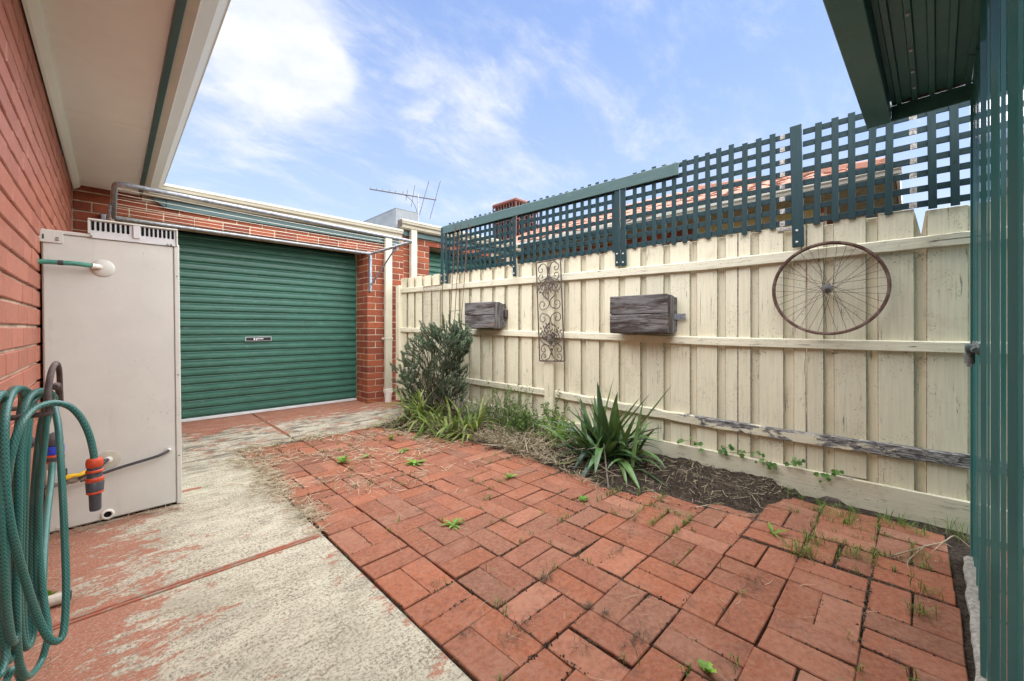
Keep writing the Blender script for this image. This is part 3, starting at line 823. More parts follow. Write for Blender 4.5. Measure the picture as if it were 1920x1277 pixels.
# roof-top cooler
ck = empty('rooftop_cooler', (7.3, 7.2, 3.0), 'brown louvred evaporative cooler on the roof above the lattice capping', 'cooler')
g = MB(); g.cbox((6.93, 6.79, 3.05), (7.67, 7.57, 4.15), .03); g.build('core', M_dark, ck)
g = MB(); g.cbox((6.88, 6.74, 4.09), (7.72, 7.62, 4.19), .03); g.build('lid', M_cooler, ck)
for k in range(9):
    y = 6.78+k*.10; g = MB(); g.cbox((6.89, y, 3.2), (6.925, y+.022, 4.09), .004); g.build('fin', M_cooler, ck)
for k in range(9):
    x = 6.90+k*.098; g = MB(); g.cbox((x, 6.75, 3.2), (x+.022, 6.785, 4.09), .004); g.build('fin', M_cooler, ck)
for z in (3.94, 3.80, 3.66):
    g = MB(); g.cbox((6.885, 6.745, z), (7.70, 7.60, z+.018), .003); g.build('louvre_band', M_cooler, ck)

# ---------------------------------------------------------------- the shed
SA = -.03
SM = Matrix.Translation((2.66, -.192, 0)) @ Matrix.Rotation(SA, 4, 'Z'); SI = SM.inverted()
shed = empty('garden_shed', (2.66, -.192, 0), 'dark green steel garden shed with overhanging roof at the near end of the fence', 'shed', rz=SA)
def rib_profile(x0, x1, ribs):
    out = []; last = x1
    pts = [(x1, 0)]
    for c, w_, h in sorted(ribs, reverse=True):
        pts += [(c+w_/2+.006, 0), (c+w_/2, h), (c-w_/2, h), (c-w_/2-.006, 0)]
    pts.append((x0, 0)); return pts
ribs = []
x = -.07
seq = [(-.055, .010, .006), (-.12, .010, .006), (-.30, .012, .008), (-.42, .012, .008), (-.585, .016, .010)]
pr = rib_profile(-.748, -.012, seq)
door_ribs = [(-.90-.16*k, .014 if k % 2 else .020, .007 if k % 2 else .011) for k in range(9)]
pr = [(a, b) for a, b in pr]+[(a, b+.016) for a, b in rib_profile(-2.4, -.750, door_ribs)]
g = MB(); n = len(pr)
for z in (.012, 2.072): g.v += [V((a, b, z)) for a, b in pr]; g.a += [.5]*n
for i in range(n-1): g.f.append((i, i+1, n+i+1, n+i))
g.build('wall_panel', M_shed, shed, world=False)
g = MB(); g.cbox((-.016, -.6, .012), (0, .012, 2.02), .002); g.build('corner_post', M_shed, shed, world=False)
g = MB(); g.box((-2.4, -1.6, 0), (-.02, -.03, 2.05)); g.build('core', M_dark, shed, world=False)
ro = MB(); ro.cbox((-2.4, -1.6, 2.105), (.012, .36, 2.125), .002); roo = ro.build('roof', M_shed_roof, shed, world=False); WM[roo] = WM[shed].copy()
# ribbed underside
pr = [(.262, 2.086)]; y = .235
while y > .01: pr += [(y+.012, 2.086), (y+.008, 2.074), (y-.008, 2.074), (y-.012, 2.086)]; y -= .0545
pr.append((-.01, 2.086)); n = len(pr); g = MB()
for x in (-2.4, -.004): g.v += [V((x, a, b)) for a, b in pr]; g.a += [.5]*n
for i in range(n-1): g.f.append((i, i+1, n+i+1, n+i))
g.build('roof_lining', M_shed_roof, roo, world=False)
g = MB()
for y in (.235, .1805, .126, .0715):
    for k in range(12):
        x = -.15-k*.19+R.uniform(-.04, .04)
        if y in (.1805,) : g.lathe([(.006, 0), (.006, -.006)], Matrix.Translation((x, y, 2.0735)), 8)
g.build('screw_heads', M_alu, roo, world=False)
g = MB(); g.cbox((-2.4, .264, 2.004), (.012, .352, 2.100), .003); g.build('front_trim', M_shed_roof, roo, world=False)
g = MB(); g.cbox((.0, -.02, 2.006), (.0115, .2635, 2.078), .002); g.build('end_trim', M_shed_roof, roo, world=False)
g = MB(); g.tube([SI @ (SM @ V((-.003, .26-.27*k/8, 2.083+.004*mnoise.noise(V((k*.8, 0, 0)))))) for k in range(9)], .006, 5); g.build('mastic', M_iron, roo, world=False)
# latch on the door, and the padlock that hangs from it
def atS(px, py, off): 
    o = SI @ CAM; r = SI.to_3x3() @ pix_dir(px, py); return o+r*((off-o.y)/r.y)
lp = atS(1836, 652, .012)
la = MB()
la.cbox((lp.x-.13, .010, lp.z-.022), (lp.x+.012, .022, lp.z+.022), .004)
for k in (0, 1):
    la.lathe([(.010, 0), (.010, .006)], Matrix.Translation((lp.x-.01, .022, lp.z+.012-.024*k)) @ Matrix.Rotation(-math.pi/2, 4, 'X'), 12)
la.tube([(lp.x-.16, .026, lp.z-.004), (lp.x-.05, .030, lp.z-.004)], .009, 10)
la.lathe([(.016, 0), (.016, .022), (.011, .026)], Matrix.Translation((lp.x-.085, .022, lp.z+.0)) @ Matrix.Rotation(-math.pi/2, 4, 'X'), 14)
la.lathe([(.013, -.036), (.013, 0), (.008, .004)], Matrix.Translation((lp.x-.055, .036, lp.z-.016)), 14)
lo = la.build('hasp', M_latch, shed, world=False, smooth=True)
q = SM @ V((lp.x-.004, .034, lp.z-.030))
pk = empty('padlock', tuple(q), 'small steel padlock hanging from the latch of the green shed', 'padlock', rz=SA)
g = MB(); g.cbox((-.014, -.008, -.036), (.014, .008, -.008), .003); g.build('body', M_lock, pk, world=False)
g = MB(); g.tube(spline([(-.009, 0, -.010), (-.009, 0, .006), (-.006, 0, .014), (0, 0, .017), (.006, 0, .014), (.009, 0, .006), (.009, 0, -.010)], 4), .003, 8); g.build('shackle', M_lock, pk, world=False, smooth=True)
# concrete footing under the shed wall
g = MB(); n = 60; k0 = 0
for i in range(n+1):
    x = -2.4+2.38*i/n; y = .034+.010*mnoise.noise(V((x*9, 0, 0)))+.006*mnoise.noise(V((x*31, 2, 0))); z = .012+.004*mnoise.noise(V((x*14, 5, 0)))
    g.v += [V((x, -.05, z)), V((x, y-.012, z)), V((x, y, z-.010)), V((x, y+.004, -.06))]; g.a += [.5]*4
for i in range(n):
    for s in range(3): g.f.append((i*4+s, i*4+4+s, i*4+5+s, i*4+1+s))
g.build('footing', M_foot, shed, world=False)
print('bricks', nbr)
# ---------------------------------------------------------------- water heater cabinet
HY = 2.96
ht = empty('water_heater', (.03, 3.18, 0), 'tall cream water heater cabinet standing against the red brick house wall', 'water heater')
HTM = Matrix.Translation((.285, HY, .0)) @ Matrix.Rotation(RAD(-.55), 4, 'Y')   # it leans a little
def hb(a, b, c=.004, g=None, build=None, mat=None, parent=None):
    m = g or MB(); m.cbox(a, b, c, HTM)
    if build: return m.build(build, mat, parent or ht)
    return m
hb((-.512, 0, .014), (-.024, .42, 1.470), .006, build='cabinet', mat=M_heater)
hb((-.0235, -.004, .006), (.0, .42, 1.480), .003, build='corner_trim', mat=M_heater)
hb((-.515, -.005, 1.4705), (-.0245, .42, 1.488), .003, build='top_trim', mat=M_heater)
hb((-.505, .012, -.01), (-.01, .40, .013), .002, build='plinth', mat=M_dark)
g = MB(); hb((-.535, -.008, 1.425), (-.44, -.0055, 1.478), .001, g); hb((-.555, -.008, 1.43), (-.5351, .12, 1.482), .001, g); br = g.build('wall_strap', M_heater, ht)
g = MB(); hb((-.508, -.0095, 1.440), (-.503, -.0085, 1.462), .0003, g); hb((-.466, -.0105, 1.447), (-.455, -.0085, 1.451), .0003, g); hb((-.466, -.0105, 1.437), (-.455, -.0085, 1.441), .0003, g); g.build('slot', M_dark, br)
# louvred flue outlet on the top
fl = hb((-.352, -.004, 1.4885), (-.012, .16, 1.560), .003, build='flue_terminal', mat=M_heater)
g = MB(); hb((-.358, -.016, 1.556), (-.006, .17, 1.566), .003, g); hb((-.358, -.014, 1.488), (-.350, .02, 1.5555), .002, g); hb((-.014, -.014, 1.470), (-.006, .02, 1.5555), .002, g); g.build('flue_hood', M_heater, fl)
g = MB(); hb((-.349, -.0085, 1.468), (-.015, -.0045, 1.494), .001, g); g.build('louvre_strip', M_alu, fl)
g = MB(); hb((-.349, -.0062, 1.4945), (-.015, -.0045, 1.5552), .0005, g); g.build('louvre_plate', M_alu, fl)
g = MB(); hb((-.190, -.016, 1.489), (-.163, -.0090, 1.5555), .001, g); g.build('centre_clip', M_alu, fl)
def slots(x0, n, pitch):
    for k in range(n):
        x = x0+k*pitch; g = MB()
        pl = [(x, 1.5535), (x, 1.512)]+[(x+.0055-.0055*math.cos(a), 1.512-.0055*math.sin(a)) for a in [math.pi*q/6 for q in range(1, 6)]]+[(x+.011, 1.512), (x+.011, 1.5535)]
        vs = [HTM @ V((u, -.0078, w_)) for u, w_ in pl]; vb = [HTM @ V((u, -.0060, w_)) for u, w_ in pl]; m = len(pl)
        g.add(vs+vb, [tuple(range(m))]+[(i, (i+1) % m, m+(i+1) % m, m+i) for i in range(m)])
        g.build('louvre_slot', M_dark, fl)
slots(-.345, 8, .0185); slots(-.158, 8, .0178)
g = MB()
for x, z in ((-.345, 1.476), (-.05, 1.474), (-.035, 1.474)): g.lathe([(.005, 0), (.005, .004), (.003, .005)], HTM @ Matrix.Translation((x, -.0085, z)) @ Matrix.Rotation(math.pi/2, 4, 'X'), 10)
for z in (1.30, .74, .28): g.lathe([(.004, 0), (.004, .003)], HTM @ Matrix.Translation((-.0118, -.004, z)) @ Matrix.Rotation(math.pi/2, 4, 'X'), 8)
g.build('screws', M_latch, ht)
YF = HY-.001
def front(px, py, out=0.0): return atY(px, py, YF-out)
RXF = Matrix.Rotation(math.pi/2, 4, 'X')
def disc(px, py, prof, mat, name, seg=28):
    p = front(px, py); g = MB(); g.lathe(prof, Matrix.Translation(p) @ RXF, seg); return g.build(name, mat, ht, True)
# upper, lagged pipe
disc(193, 503, [(.046, 0), (.045, .002), (.036, .006), (.014, .010)], M_heater, 'pipe_washer')
p0 = front(187, 501, .012); p1 = front(176, 499, .05)
g = MB(); g.tube([p0, p0+V((-.004, -.02, .002)), p1], [.012, .012, .011], 12); g.tube([p1, front(171, 498, .055)], .014, 12); g.build('pipe_fitting', M_pipe_white, ht, True)
g = MB(); g.tube(spline([front(171, 498, .055), front(140, 494, .06), front(118, 493, .06)], 4), .0115, 10); g.tube(spline([front(112, 492, .06), front(90, 491, .06), front(64, 490, .06)], 4), .0115, 10); g.build('lagging', M_insul, ht, True)
g = MB(); g.tube([front(119, 493, .06), front(108, 492, .06)], .0125, 10); g.build('tape', M_blackp, ht, True)
# lower pipe, valve and black feed
disc(203, 862, [(.048, 0), (.047, .0015), (.036, .003)], M_clear, 'pipe_washer')
disc(203, 862, [(.017, .002), (.016, .008), (.009, .012)], M_pipe_white, 'pipe_boss')
g = MB(); g.tube(spline([front(202, 862, .004), front(195, 866, .03), front(184, 878, .05), front(170, 886, .055), front(160, 890, .056), front(148, 898, .056)], 5), .0095, 10); g.build('elbow_pipe', M_blackp, ht, True)
disc(317, 843, [(.020, 0), (.019, .002), (.014, .003)], M_washer, 'cable_washer'); disc(317, 843, [(.009, .002), (.008, .010), (.005, .013)], M_white, 'cable_boss')
g = MB(); g.tube(spline([front(317, 844, .006), front(309, 849, .022), front(290, 857, .03), front(250, 869, .03), front(215, 880, .03), front(180, 892, .036), front(150, 902, .045)], 6), .0075, 8); g.build('feed_pipe', M_blackp, ht, True)
g = MB(); a = front(165, 893, .05); b = front(104, 910, .05); d = b-a
for u0, u1, r in ((0, .14, .010), (.14, .26, .0145), (.26, .34, .010), (.34, .56, .0155), (.56, .64, .011), (.64, .78, .014), (.78, 1.0, .009)): g.tube([a+d*u0, a+d*u1], r, 8)
vo = g.build('valve', M_brass, ht, True)
g = MB(); g.tube(spline([front(161, 884, .066), front(150, 890, .072), front(135, 892, .070), front(124, 896, .068)], 4), [.010, .010, .010, .010, .0095, .009, .009, .009, .010, .011, .012, .012, .012][:13], 8); g.build('valve_handle', M_yellow, vo, True)
g = MB(); g.tube([front(119, 880, .07), front(119, 905, .055)], .013, 10); g.tube([front(104, 910, .05), front(60, 918, .05)], .010, 8); g.build('valve_body', M_blackp, vo, True)
disc(202, 964, [(.026, 0), (.026, .006), (.020, .010), (.016, .009), (.015, .002)], M_pipe_white, 'drain_ring'); disc(202, 964, [(.0145, .003), (.014, .0045)], M_dark, 'drain_hole')
disc(204, 972, [(.006, 0), (.005, .004)], M_pipe_white, 'drain_plug', 10)
g = MB()
for px, py, w_ in ((252, 494, 10), (300, 498, 8), (283, 620, 5), (133, 648, 3), (225, 1000, 0)):
    if w_:
        p = front(px, py, .0006); g.box((p.x-w_*.0013, p.y, p.z-.001), (p.x+w_*.0013, p.y+.0012, p.z+.001))
g.build('scratches', M_alu, ht)

# ---------------------------------------------------------------- fold-down clothesline
cl_ = empty('clothesline', (1.2, 5.1, 1.5), 'grey steel folding clothesline fixed across the brick above the roller door', 'clothesline')
ZC = 2.0; XA, XB = .012, 2.43; YA, YB = 5.065, 3.86; YB2 = 4.03
g = MB(); g.tube([(XA, YA, ZC), (XB, YA, ZC-.004)], .0155, 10); g.build('back_rail', M_galv, cl_, True)
g = MB(); rr = .05
pts = [(XA, YA, ZC), (XA, YB+.14, ZC)]
cor1 = spline([(XA, YB+.14, ZC), (XA+.006, YB+.04, ZC), (XA+.04, YB+.004, ZC), (XA+.14, YB, ZC)], 5)
cor2 = spline([(XB-.12, YB2-.006, ZC), (XB-.035, YB2+.008, ZC), (XB, YB2+.05, ZC), (XB+.0, YB2+.14, ZC)], 5)
g.tube([(XA, YA, ZC)]+cor1+cor2+[(XB, YA, ZC)], .0165, 12); g.build('frame', M_galv, cl_, True)
for k in range(7):
    u = (k+.6)/7.3; ya = YA+(YB-YA)*u; yb = YA+(YB2-YA)*u
    sag = .012; g = MB(); g.tube([(XA+(XB-XA)*q/10, ya+(yb-ya)*q/10, ZC-.004-sag*math.sin(math.pi*q/10)) for q in range(11)], .0015, 5); g.build('line', M_cord, cl_, True)
def strut(x):
    g = MB(); g.cbox((x-.016, 5.112, 1.50 if x > 1 else 1.56), (x+.016, 5.154, 2.03), .003)
    for z in (1.56, 1.74, 1.93): g.lathe([(.009, 0), (.009, .006)], Matrix.Translation((x, 5.112, z)) @ RXF, 8)
    g.build('wall_bracket', M_galv, cl_)
strut(2.448); strut(-.055)
g = MB(); g.tube([(2.452, 5.10, 1.60), (2.445, 4.46, 1.985)], .010, 8); g.cbox((2.438, 4.42, 1.95), (2.452, 4.50, 2.03), .002); g.tube([(2.452, 5.10, 1.60), (2.448, 5.12, 1.60)], .014, 8); g.build('brace', M_galv, cl_, True)
g = MB(); g.tube([(-.055, 5.10, 1.60), (-.01, 4.46, 1.985)], .010, 8); g.build('brace', M_galv, cl_, True)

# ---------------------------------------------------------------- hose, hanger and tap
HD = .70
hg = empty('hose_hanger', (-.12, 1.1, .85), 'brown enamelled steel hose hanger holding the green hose loops', 'hose hanger')
def D(l): return [atD(*q) for q in l]
g = MB(); g.tube(spline(D([(94, 776, .675), (91, 755, .675), (90, 735, .677), (93, 712, .684), (97, 695, .70), (102, 684, .735), (107, 682, .77), (110.5, 692, .80), (112, 712, .815), (112.5, 735, .82), (112, 757, .82)]), 5), .0044, 10)
g.tube(spline(D([(112, 757, .82), (111, 732, .80), (107, 722, .77), (102, 726, .73)]), 5), .0055, 8); g.build('arch', M_hanger, hg, True)
a = atD(94, 775, .675)
b = atD(112, 757, .82)
for q in (a, b): g = MB(); g.tube([q, (q.x-.06, q.y, q.z-.002), (-.245, q.y, q.z-.004)], .0045, 8); g.build('arm', M_hanger, hg, True)
g = MB(); g.cbox((-.2449, a.y-.03, a.z-.05), (-.238, b.y+.03, a.z+.06), .002); g.build('wall_plate', M_hanger, hg)

hose = empty('garden_hose', (-.1, 1.05, .42), 'long green braided garden hose looped over the brown hanger', 'hose')
HR = .0051
loops = [
 # the free end that arches over to the connector
 ([(2, 1000, .66), (12, 905, .655), (24, 840, .65), (40, 795, .65), (62, 768, .655), (88, 757, .665), (110, 756, .68), (133, 764, .695), (152, 784, .705), (166, 812, .71), (174, 842, .712), (177, 862, .712)], False),
 # the outer loop that swings to the front
 ([(60, 738, .73), (38, 728, .70), (20, 742, .675), (9, 790, .655), (9, 880, .645), (16, 960, .64), (28, 1020, .64), (48, 1090, .645), (68, 1150, .65), (88, 1192, .655), (104, 1203, .665), (117, 1193, .675), (122, 1160, .685), (124, 1100, .695), (121, 1000, .71), (116, 900, .725), (110, 810, .745), (104, 772, .76), (96, 748, .765), (80, 738, .75)], True),
 ([(98, 742, .74), (82, 733, .72), (62, 738, .70), (46, 765, .685), (36, 840, .675), (34, 940, .67), (32, 1040, .67), (30, 1120, .672), (32, 1200, .675), (37, 1245, .68), (48, 1268, .685), (62, 1262, .695), (78, 1238, .71), (88, 1205, .72), (91, 1180, .73), (82, 1120, .74), (74, 1040, .75), (73, 960, .755), (78, 880, .76), (85, 815, .765), (88, 770, .765)], True),
 ([(90, 745, .78), (74, 742, .75), (60, 760, .735), (52, 820, .725), (48, 900, .72), (45, 1000, .72), (44, 1080, .72), (43, 1150, .725), (47, 1205, .73), (54, 1180, .74), (58, 1100, .75), (60, 1000, .76), (64, 920, .765), (70, 850, .77), (78, 790, .78)], True),
 ([(30, 728, .72), (14, 745, .69), (2, 800, .67), (-8, 900, .66), (-6, 1050, .66), (2, 1150, .665), (8, 1215, .67), (16, 1240, .675), (24, 1215, .685), (26, 1150, .69), (24, 1050, .70), (22, 950, .705), (26, 860, .71), (36, 790, .72), (42, 745, .73)], True),
 ([(0, 740, .66), (-30, 800, .64), (-50, 950, .64), (-40, 1150, .64), (-15, 1255, .65), (2, 1262, .66), (12, 1200, .67), (10, 1000, .675), (8, 850, .68), (10, 760, .675)], True),
 ([(12, 1275, .70), (22, 1255, .70), (34, 1262, .71), (40, 1285, .71), (20, 1300, .70), (0, 1292, .69)], True),
 ([(102, 746, .775), (88, 738, .76), (70, 742, .745), (54, 775, .73), (42, 850, .722), (40, 950, .716), (37, 1050, .714), (36, 1120, .714), (40, 1190, .716), (50, 1215, .72), (62, 1190, .735), (68, 1110, .745), (70, 1000, .755), (76, 900, .765), (84, 810, .775), (96, 765, .78)], True),
 ([(36, 730, .70), (22, 738, .68), (10, 775, .66), (3, 860, .65), (2, 980, .645), (8, 1090, .65), (16, 1170, .655), (24, 1205, .665), (31, 1180, .675), (30, 1080, .685), (28, 980, .69), (32, 880, .70), (42, 800, .715), (46, 755, .72)], True),
 # the run down from the tap connector
 ([(98, 868, 1.08), (96, 900, 1.06), (90, 950, 1.0), (84, 1010, .93), (80, 1080, .88), (78, 1140, .85)], False),
]
for l, c in loops:
    l = [(x_, y_, d_-.06*max(0, min(1, (75-x_)/75))*(d_ < .9)) for x_, y_, d_ in l]
    g = MB(); g.tube(spline(D(l), 7, c), HR if l[0][2] < .9 else .0070, 14, c, uvs=True); g.build('hose_run', M_hose, hose, True)
# connector on the free end
e = atD(177, 862, .712); ax = (atD(179, 960, .712)-e).normalized()
CM = Matrix.Translation(e) @ V((0, 0, 1)).rotation_difference(ax).to_matrix().to_4x4()
def ring(name, prof, mat, parent, seg=20):
    g = MB(); g.lathe(prof, CM, seg); return g.build(name, mat, parent, True)
sc = .70*.712/750
def pr_(*q): return [(r*sc, (z-862)*sc*1.36) for r, z in q]
cn = ring('connector', pr_((13, 868), (13.5, 890), (15.5, 893), (16.5, 920), (16.5, 925), (15, 927), (15, 865)), M_greyp, hose)
ring('connector_nut', pr_((14, 859), (16, 861), (17.5, 866), (17, 874), (15, 876), (12, 876)), M_orange, cn, 14)
ring('grip_ring', pr_((16, 881), (17.4, 882), (17.6, 885), (16.4, 886)), M_orange, cn)
ring('grip_ring', pr_((16.8, 896), (17.8, 897), (18, 903), (17, 904)), M_orange, cn)
ring('grip_ring', pr_((16.8, 923), (17.2, 924), (17, 927), (15, 928)), M_orange, cn)
ring('collar', pr_((17, 904), (18.4, 906), (17, 923)), M_greyp, cn)
ring('nozzle_stub', pr_((12, 925), (12.4, 930), (11.6, 958), (10.8, 961), (8, 962)), M_greyp, cn)
# tap on the house wall
tp = empty('garden_tap', (-.245, 1.66, .68), 'garden tap with blue and orange hose fitting behind the hose loops', 'tap')
tc_ = atD(101, 838, 1.1)
g = MB(); g.tube([(-.25, tc_.y, tc_.z+.02), (tc_.x-.02, tc_.y, tc_.z+.02)], .012, 10)
for k in range(3): g.tube([(-.20+k*.02, tc_.y, tc_.z+.02), (-.19+k*.02, tc_.y, tc_.z+.02)], .016, 10)
g.lathe([(.012, .0), (.018, .012), (.018, .028), (.012, .040), (.004, .044)], Matrix.Translation(tc_+V((0, 0, -.004))), 16); g.build('spout', M_greyp, tp, True)
def vr(name, prof, mat):
    g = MB(); g.lathe([(r, -z) for r, z in prof], Matrix.Translation(tc_), 18); return g.build(name, mat, tp, True)
vr('swivel', [(.019, -.003), (.020, .0), (.020, .018), (.018, .019)], M_blue)
vr('fitting', [(.0185, .0192), (.020, .022), (.020, .040), (.018, .041)], M_orange); vr('fitting_band', [(.0205, .025), (.0208, .028), (.0205, .036)], M_greyp)
vr('lock_ring', [(.0185, .0412), (.019, .044), (.019, .056), (.016, .058)], M_alu)

# pale plastic pipe stub lying at the foot of the wall
a = atZ(132, 1116, .022); b = atZ(60, 1138, .022)
g = MB(); g.tube([a, a.lerp(b, .5), b], .020, 14); po = g.build('pipe_offcut', M_clear, None, True, label='short pale plastic pipe stub lying on the concrete behind the hose', cat='pipe')
WM[po] = Matrix.Translation(po.location)
d = (a-b).normalized(); g = MB(); g.tube([a+d*.0012, a+d*.002], .0165, 14); g.build('pipe_bore', M_dark, po)
# ---------------------------------------------------------------- paling fence
def rise(y): return .013*max(0, y)
fence = empty('paling_fence', (2.975, 0, 0), 'cream painted timber paling fence along the paved yard', 'fence', rz=FA)
def fbox(name, a, b, mat, parent=fence, c=.003, rot=None):
    g = MB(); A, B = V(a), V(b); ce = (A+B)/2; g.cbox(A-ce, B-ce, c); me = g.mesh(name, mat)
    if name == 'paling':                                   # side faces coloured dark to paint in the shadow lines between boards
        me.materials.append(M_edge_shade)
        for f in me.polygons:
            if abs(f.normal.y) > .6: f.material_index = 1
    o = link(name, me, parent, ce, rot or (0, 0, 0), local=True); return o
# lapped palings: the back boards show as narrow strips between the front ones
lines = [-.245, -.052, .136, .326, .520, .708, .906]
y = .906
while y < 5.0: y += .188+R.uniform(-.006, .006); lines.append(y)
for i, y in enumerate(lines):
    if y > 5.0: break
    nxt = lines[i+1] if i+1 < len(lines) else y+.19
    wd = nxt-y
    top = 1.632+rise(y)*.95+R.uniform(-.007, .006)
    bot = .06 if abs(y-.136) > .02 else .155
    # back board: centred on the line
    if i != 1:
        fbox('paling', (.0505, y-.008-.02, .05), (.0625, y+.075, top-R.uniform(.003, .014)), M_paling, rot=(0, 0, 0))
    else:
        # the broken one, split to a point
        g = MB(); g.prism([(y-.03, .05), (y-.03, 1.62), (y+.000, 1.62), (y+.016, 1.50), (y+.040, 1.625), (y+.075, 1.62), (y+.075, .05)], .0530, .0650, axis='x'); g.build('paling', M_paling, fence, world=False)
    # front board
    a, b = y+.045+R.uniform(-.004, .004), nxt-.002
    if b-a > .06:
        tw = R.gauss(0, .35)
        if abs(y-.708) < .01 or abs(y-.326) < .01:         # boards that have split in two
            m = a+(b-a)*R.uniform(.35, .6)
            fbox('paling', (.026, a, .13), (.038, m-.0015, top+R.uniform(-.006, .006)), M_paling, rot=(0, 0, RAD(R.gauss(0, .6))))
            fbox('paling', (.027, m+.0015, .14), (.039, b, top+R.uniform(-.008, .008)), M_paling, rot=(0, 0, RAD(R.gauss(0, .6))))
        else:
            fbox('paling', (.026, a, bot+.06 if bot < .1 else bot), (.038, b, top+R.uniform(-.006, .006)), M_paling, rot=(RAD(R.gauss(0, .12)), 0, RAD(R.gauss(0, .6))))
# rails follow the ground
def rail(name, pts, h, mat, x0=0.0, x1=.0252, rough=0):
    g = MB(); n = 60; ys = [p[0] for p in pts]; a, b = min(ys), max(ys)
    for i in range(n+1):
        y = a+(b-a)*i/n; z = interp(pts, y)
        w1 = rough*mnoise.noise(V((y*7, 3, z))) + rough*.5*mnoise.noise(V((y*25, 8, z))); w2 = rough*.7*mnoise.noise(V((y*8, 9, 1)))
        s = .0012*mnoise.noise(V((y*3, 0, z)))
        sec = [(x0+.003+s, z-h/2+w2), (x1, z-h/2+w2), (x1, z+h/2+w1*.5), (x0+.010+s, z+h/2+w1), (x0+s, z+h/2-.006+w1), (x0+s, z-h/2+.004+w2)]
        g.v += [V((q, y, w_)) for q, w_ in sec]; g.a += [.5]*6
    for i in range(n):
        for s in range(6): g.f.append((i*6+s, i*6+(s+1) % 6, i*6+6+(s+1) % 6, i*6+6+s))
    g.f.append((5, 4, 3, 2, 1, 0)); g.f.append(tuple(n*6+s for s in range(6)))
    return g.build(name, mat, fence, world=False)
TOPR = [(-.27, 1.452), (.4, 1.450), (1.05, 1.448), (2.2, 1.472), (3.6, 1.500), (4.97, 1.528)]
MIDR = [(-.27, .908), (.4, .911), (1.0, .916), (2.2, .946), (3.5, .968), (4.97, .992)]
BOTR = [(-.27, .345), (.5, .340), (1.2, .352), (2.337, .402)]
BOTR2 = [(2.443, .402), (3.5, .412), (4.97, .46)]
rail('rail', TOPR, .066, M_rail, rough=.002); rail('rail', MIDR, .058, M_rail, rough=.002)
rail('rail', BOTR, .066, M_rail_bad, x1=.0254, rough=.010); rail('rail', BOTR2, .060, M_rail, rough=.002)
fbox('post', (-.0275, 2.340, -.05), (.0250, 2.440, .366), M_paling)
fbox('post', (-.0275, 2.340, .3665), (-.0012, 2.440, 1.42), M_paling)
fbox('end_post', (-.02, 4.975, .02), (.045, 5.06, 1.60), M_paling)
def plinth(y0, y1):
    g = MB(); n = 50
    for i in range(n+1):
        y = y0+(y1-y0)*i/n; zt = .146+.010*max(0, min(1, y))+.020*max(0, y-1.2)*.6; zb = -.012+.006*mnoise.noise(V((y*6, 0, 0)))
        if .30 < y < .375: zb = .020
        sec = [(.004, zb), (.0255, zb-.002), (.0255, zt), (.008, zt), (.004, zt-.003)]
        g.v += [V((a, y, b)) for a, b in sec]; g.a += [.5]*5
    for i in range(n):
        for s in range(5): g.f.append((i*5+s, i*5+(s+1) % 5, i*5+5+(s+1) % 5, i*5+5+s))
    g.f.append((4, 3, 2, 1, 0)); g.f.append(tuple(n*5+s for s in range(5)))
    g.build('plinth_board', M_plinth, fence, world=False)
plinth(-.27, 2.335); plinth(2.447, 4.97)
# nail heads and cobwebs left in the corners under the rails
g = MB()
for y in lines:
    for z in (.345, .915, 1.455):
        for q in (.09+R.uniform(-.02, .02), .15):
            if R.random() < .65: continue
            g.lathe([(.0022, 0), (.0022, -.0015)], Matrix.Translation((.0, y+q, z+rise(y)*.9+R.uniform(-.01, .01))) @ Matrix.Rotation(math.pi/2, 4, 'Y'), 6)
g.build('nail_heads', M_rust, fence, world=False, kind='stuff')
g = MB()
for (y, z, n, s) in ((.53, 1.405, 60, .035), (.70, .86, 26, .02), (.32, .865, 22, .02), (1.25, .87, 18, .03), (-.05, .86, 26, .025), (-.05, 1.40, 30, .03), (.33, 1.40, 20, .03), (1.27, .93, 40, .045), (.66, .29, 40, .03), (.13, 1.405, 25, .04)):
    for k in range(n):
        p = V((R.uniform(.002, .034), y+R.gauss(0, s), z-abs(R.gauss(0, s*.6)))); d = V((R.uniform(-.5, .5), R.gauss(0, 1), R.gauss(0, .8))).normalized()
        g.strip([p, p+d*.006, p+d*.012+V((0, 0, -.002))], [.0016, .002, .001], V((R.gauss(0, 1), R.gauss(0, 1), R.gauss(0, 1))))
g.build('cobwebs', M_moss, fence, world=False, kind='stuff')

# ---------------------------------------------------------------- lattice on top
lat = empty('lattice_screen', (2.975, 0, 0), 'dark green timber lattice screen standing on top of the cream fence', 'lattice', rz=FA)
LP = .0775
def lz(y): return 1.655+.0085*max(0, y)
posts = [.495, 1.672, 2.845, 3.97]
spans = [(-.30, .47), (.52, 1.635), (1.71, 2.815), (2.875, 3.95)]
verts_skip = [(.55, .66)]
for a, b in spans:
    for k in range(8):
        if a < -.2: seg = [(a, b)]
        else: seg = [(a, b)]
        for p, q in seg:
            z0 = lz(p)+k*LP; z1 = lz(q)+k*LP; ce = ((p+q)/2, (z0+z1)/2)
            g = MB(); g.cbox((-.0045, -(q-p)/2, -.0165), (.0040, (q-p)/2, .0165), .0012)
            link('slat', g.mesh('slat', M_lattice_h), lat, (.0212, ce[0], ce[1]+R.gauss(0, .0012)), (math.atan2(z1-z0, q-p)+RAD(R.gauss(0, .08)), 0, 0), local=True)
VM = []
for k in range(5):
    g = MB(); g.cbox((-.0045, -.0165, -.302), (.0045, .0165, .302), .0012, jit=.0006); VM.append(g.mesh('slat', M_lattice))
vy = []
for y in (.394, .314, .243, .159, .087, -.073, -.153, -.235): vy.append(y)
for (a, b) in spans[1:]:
    y = a+.028
    while y < b-.01:
        if not (.52 < y < .60): vy.append(y)
        y += .0775
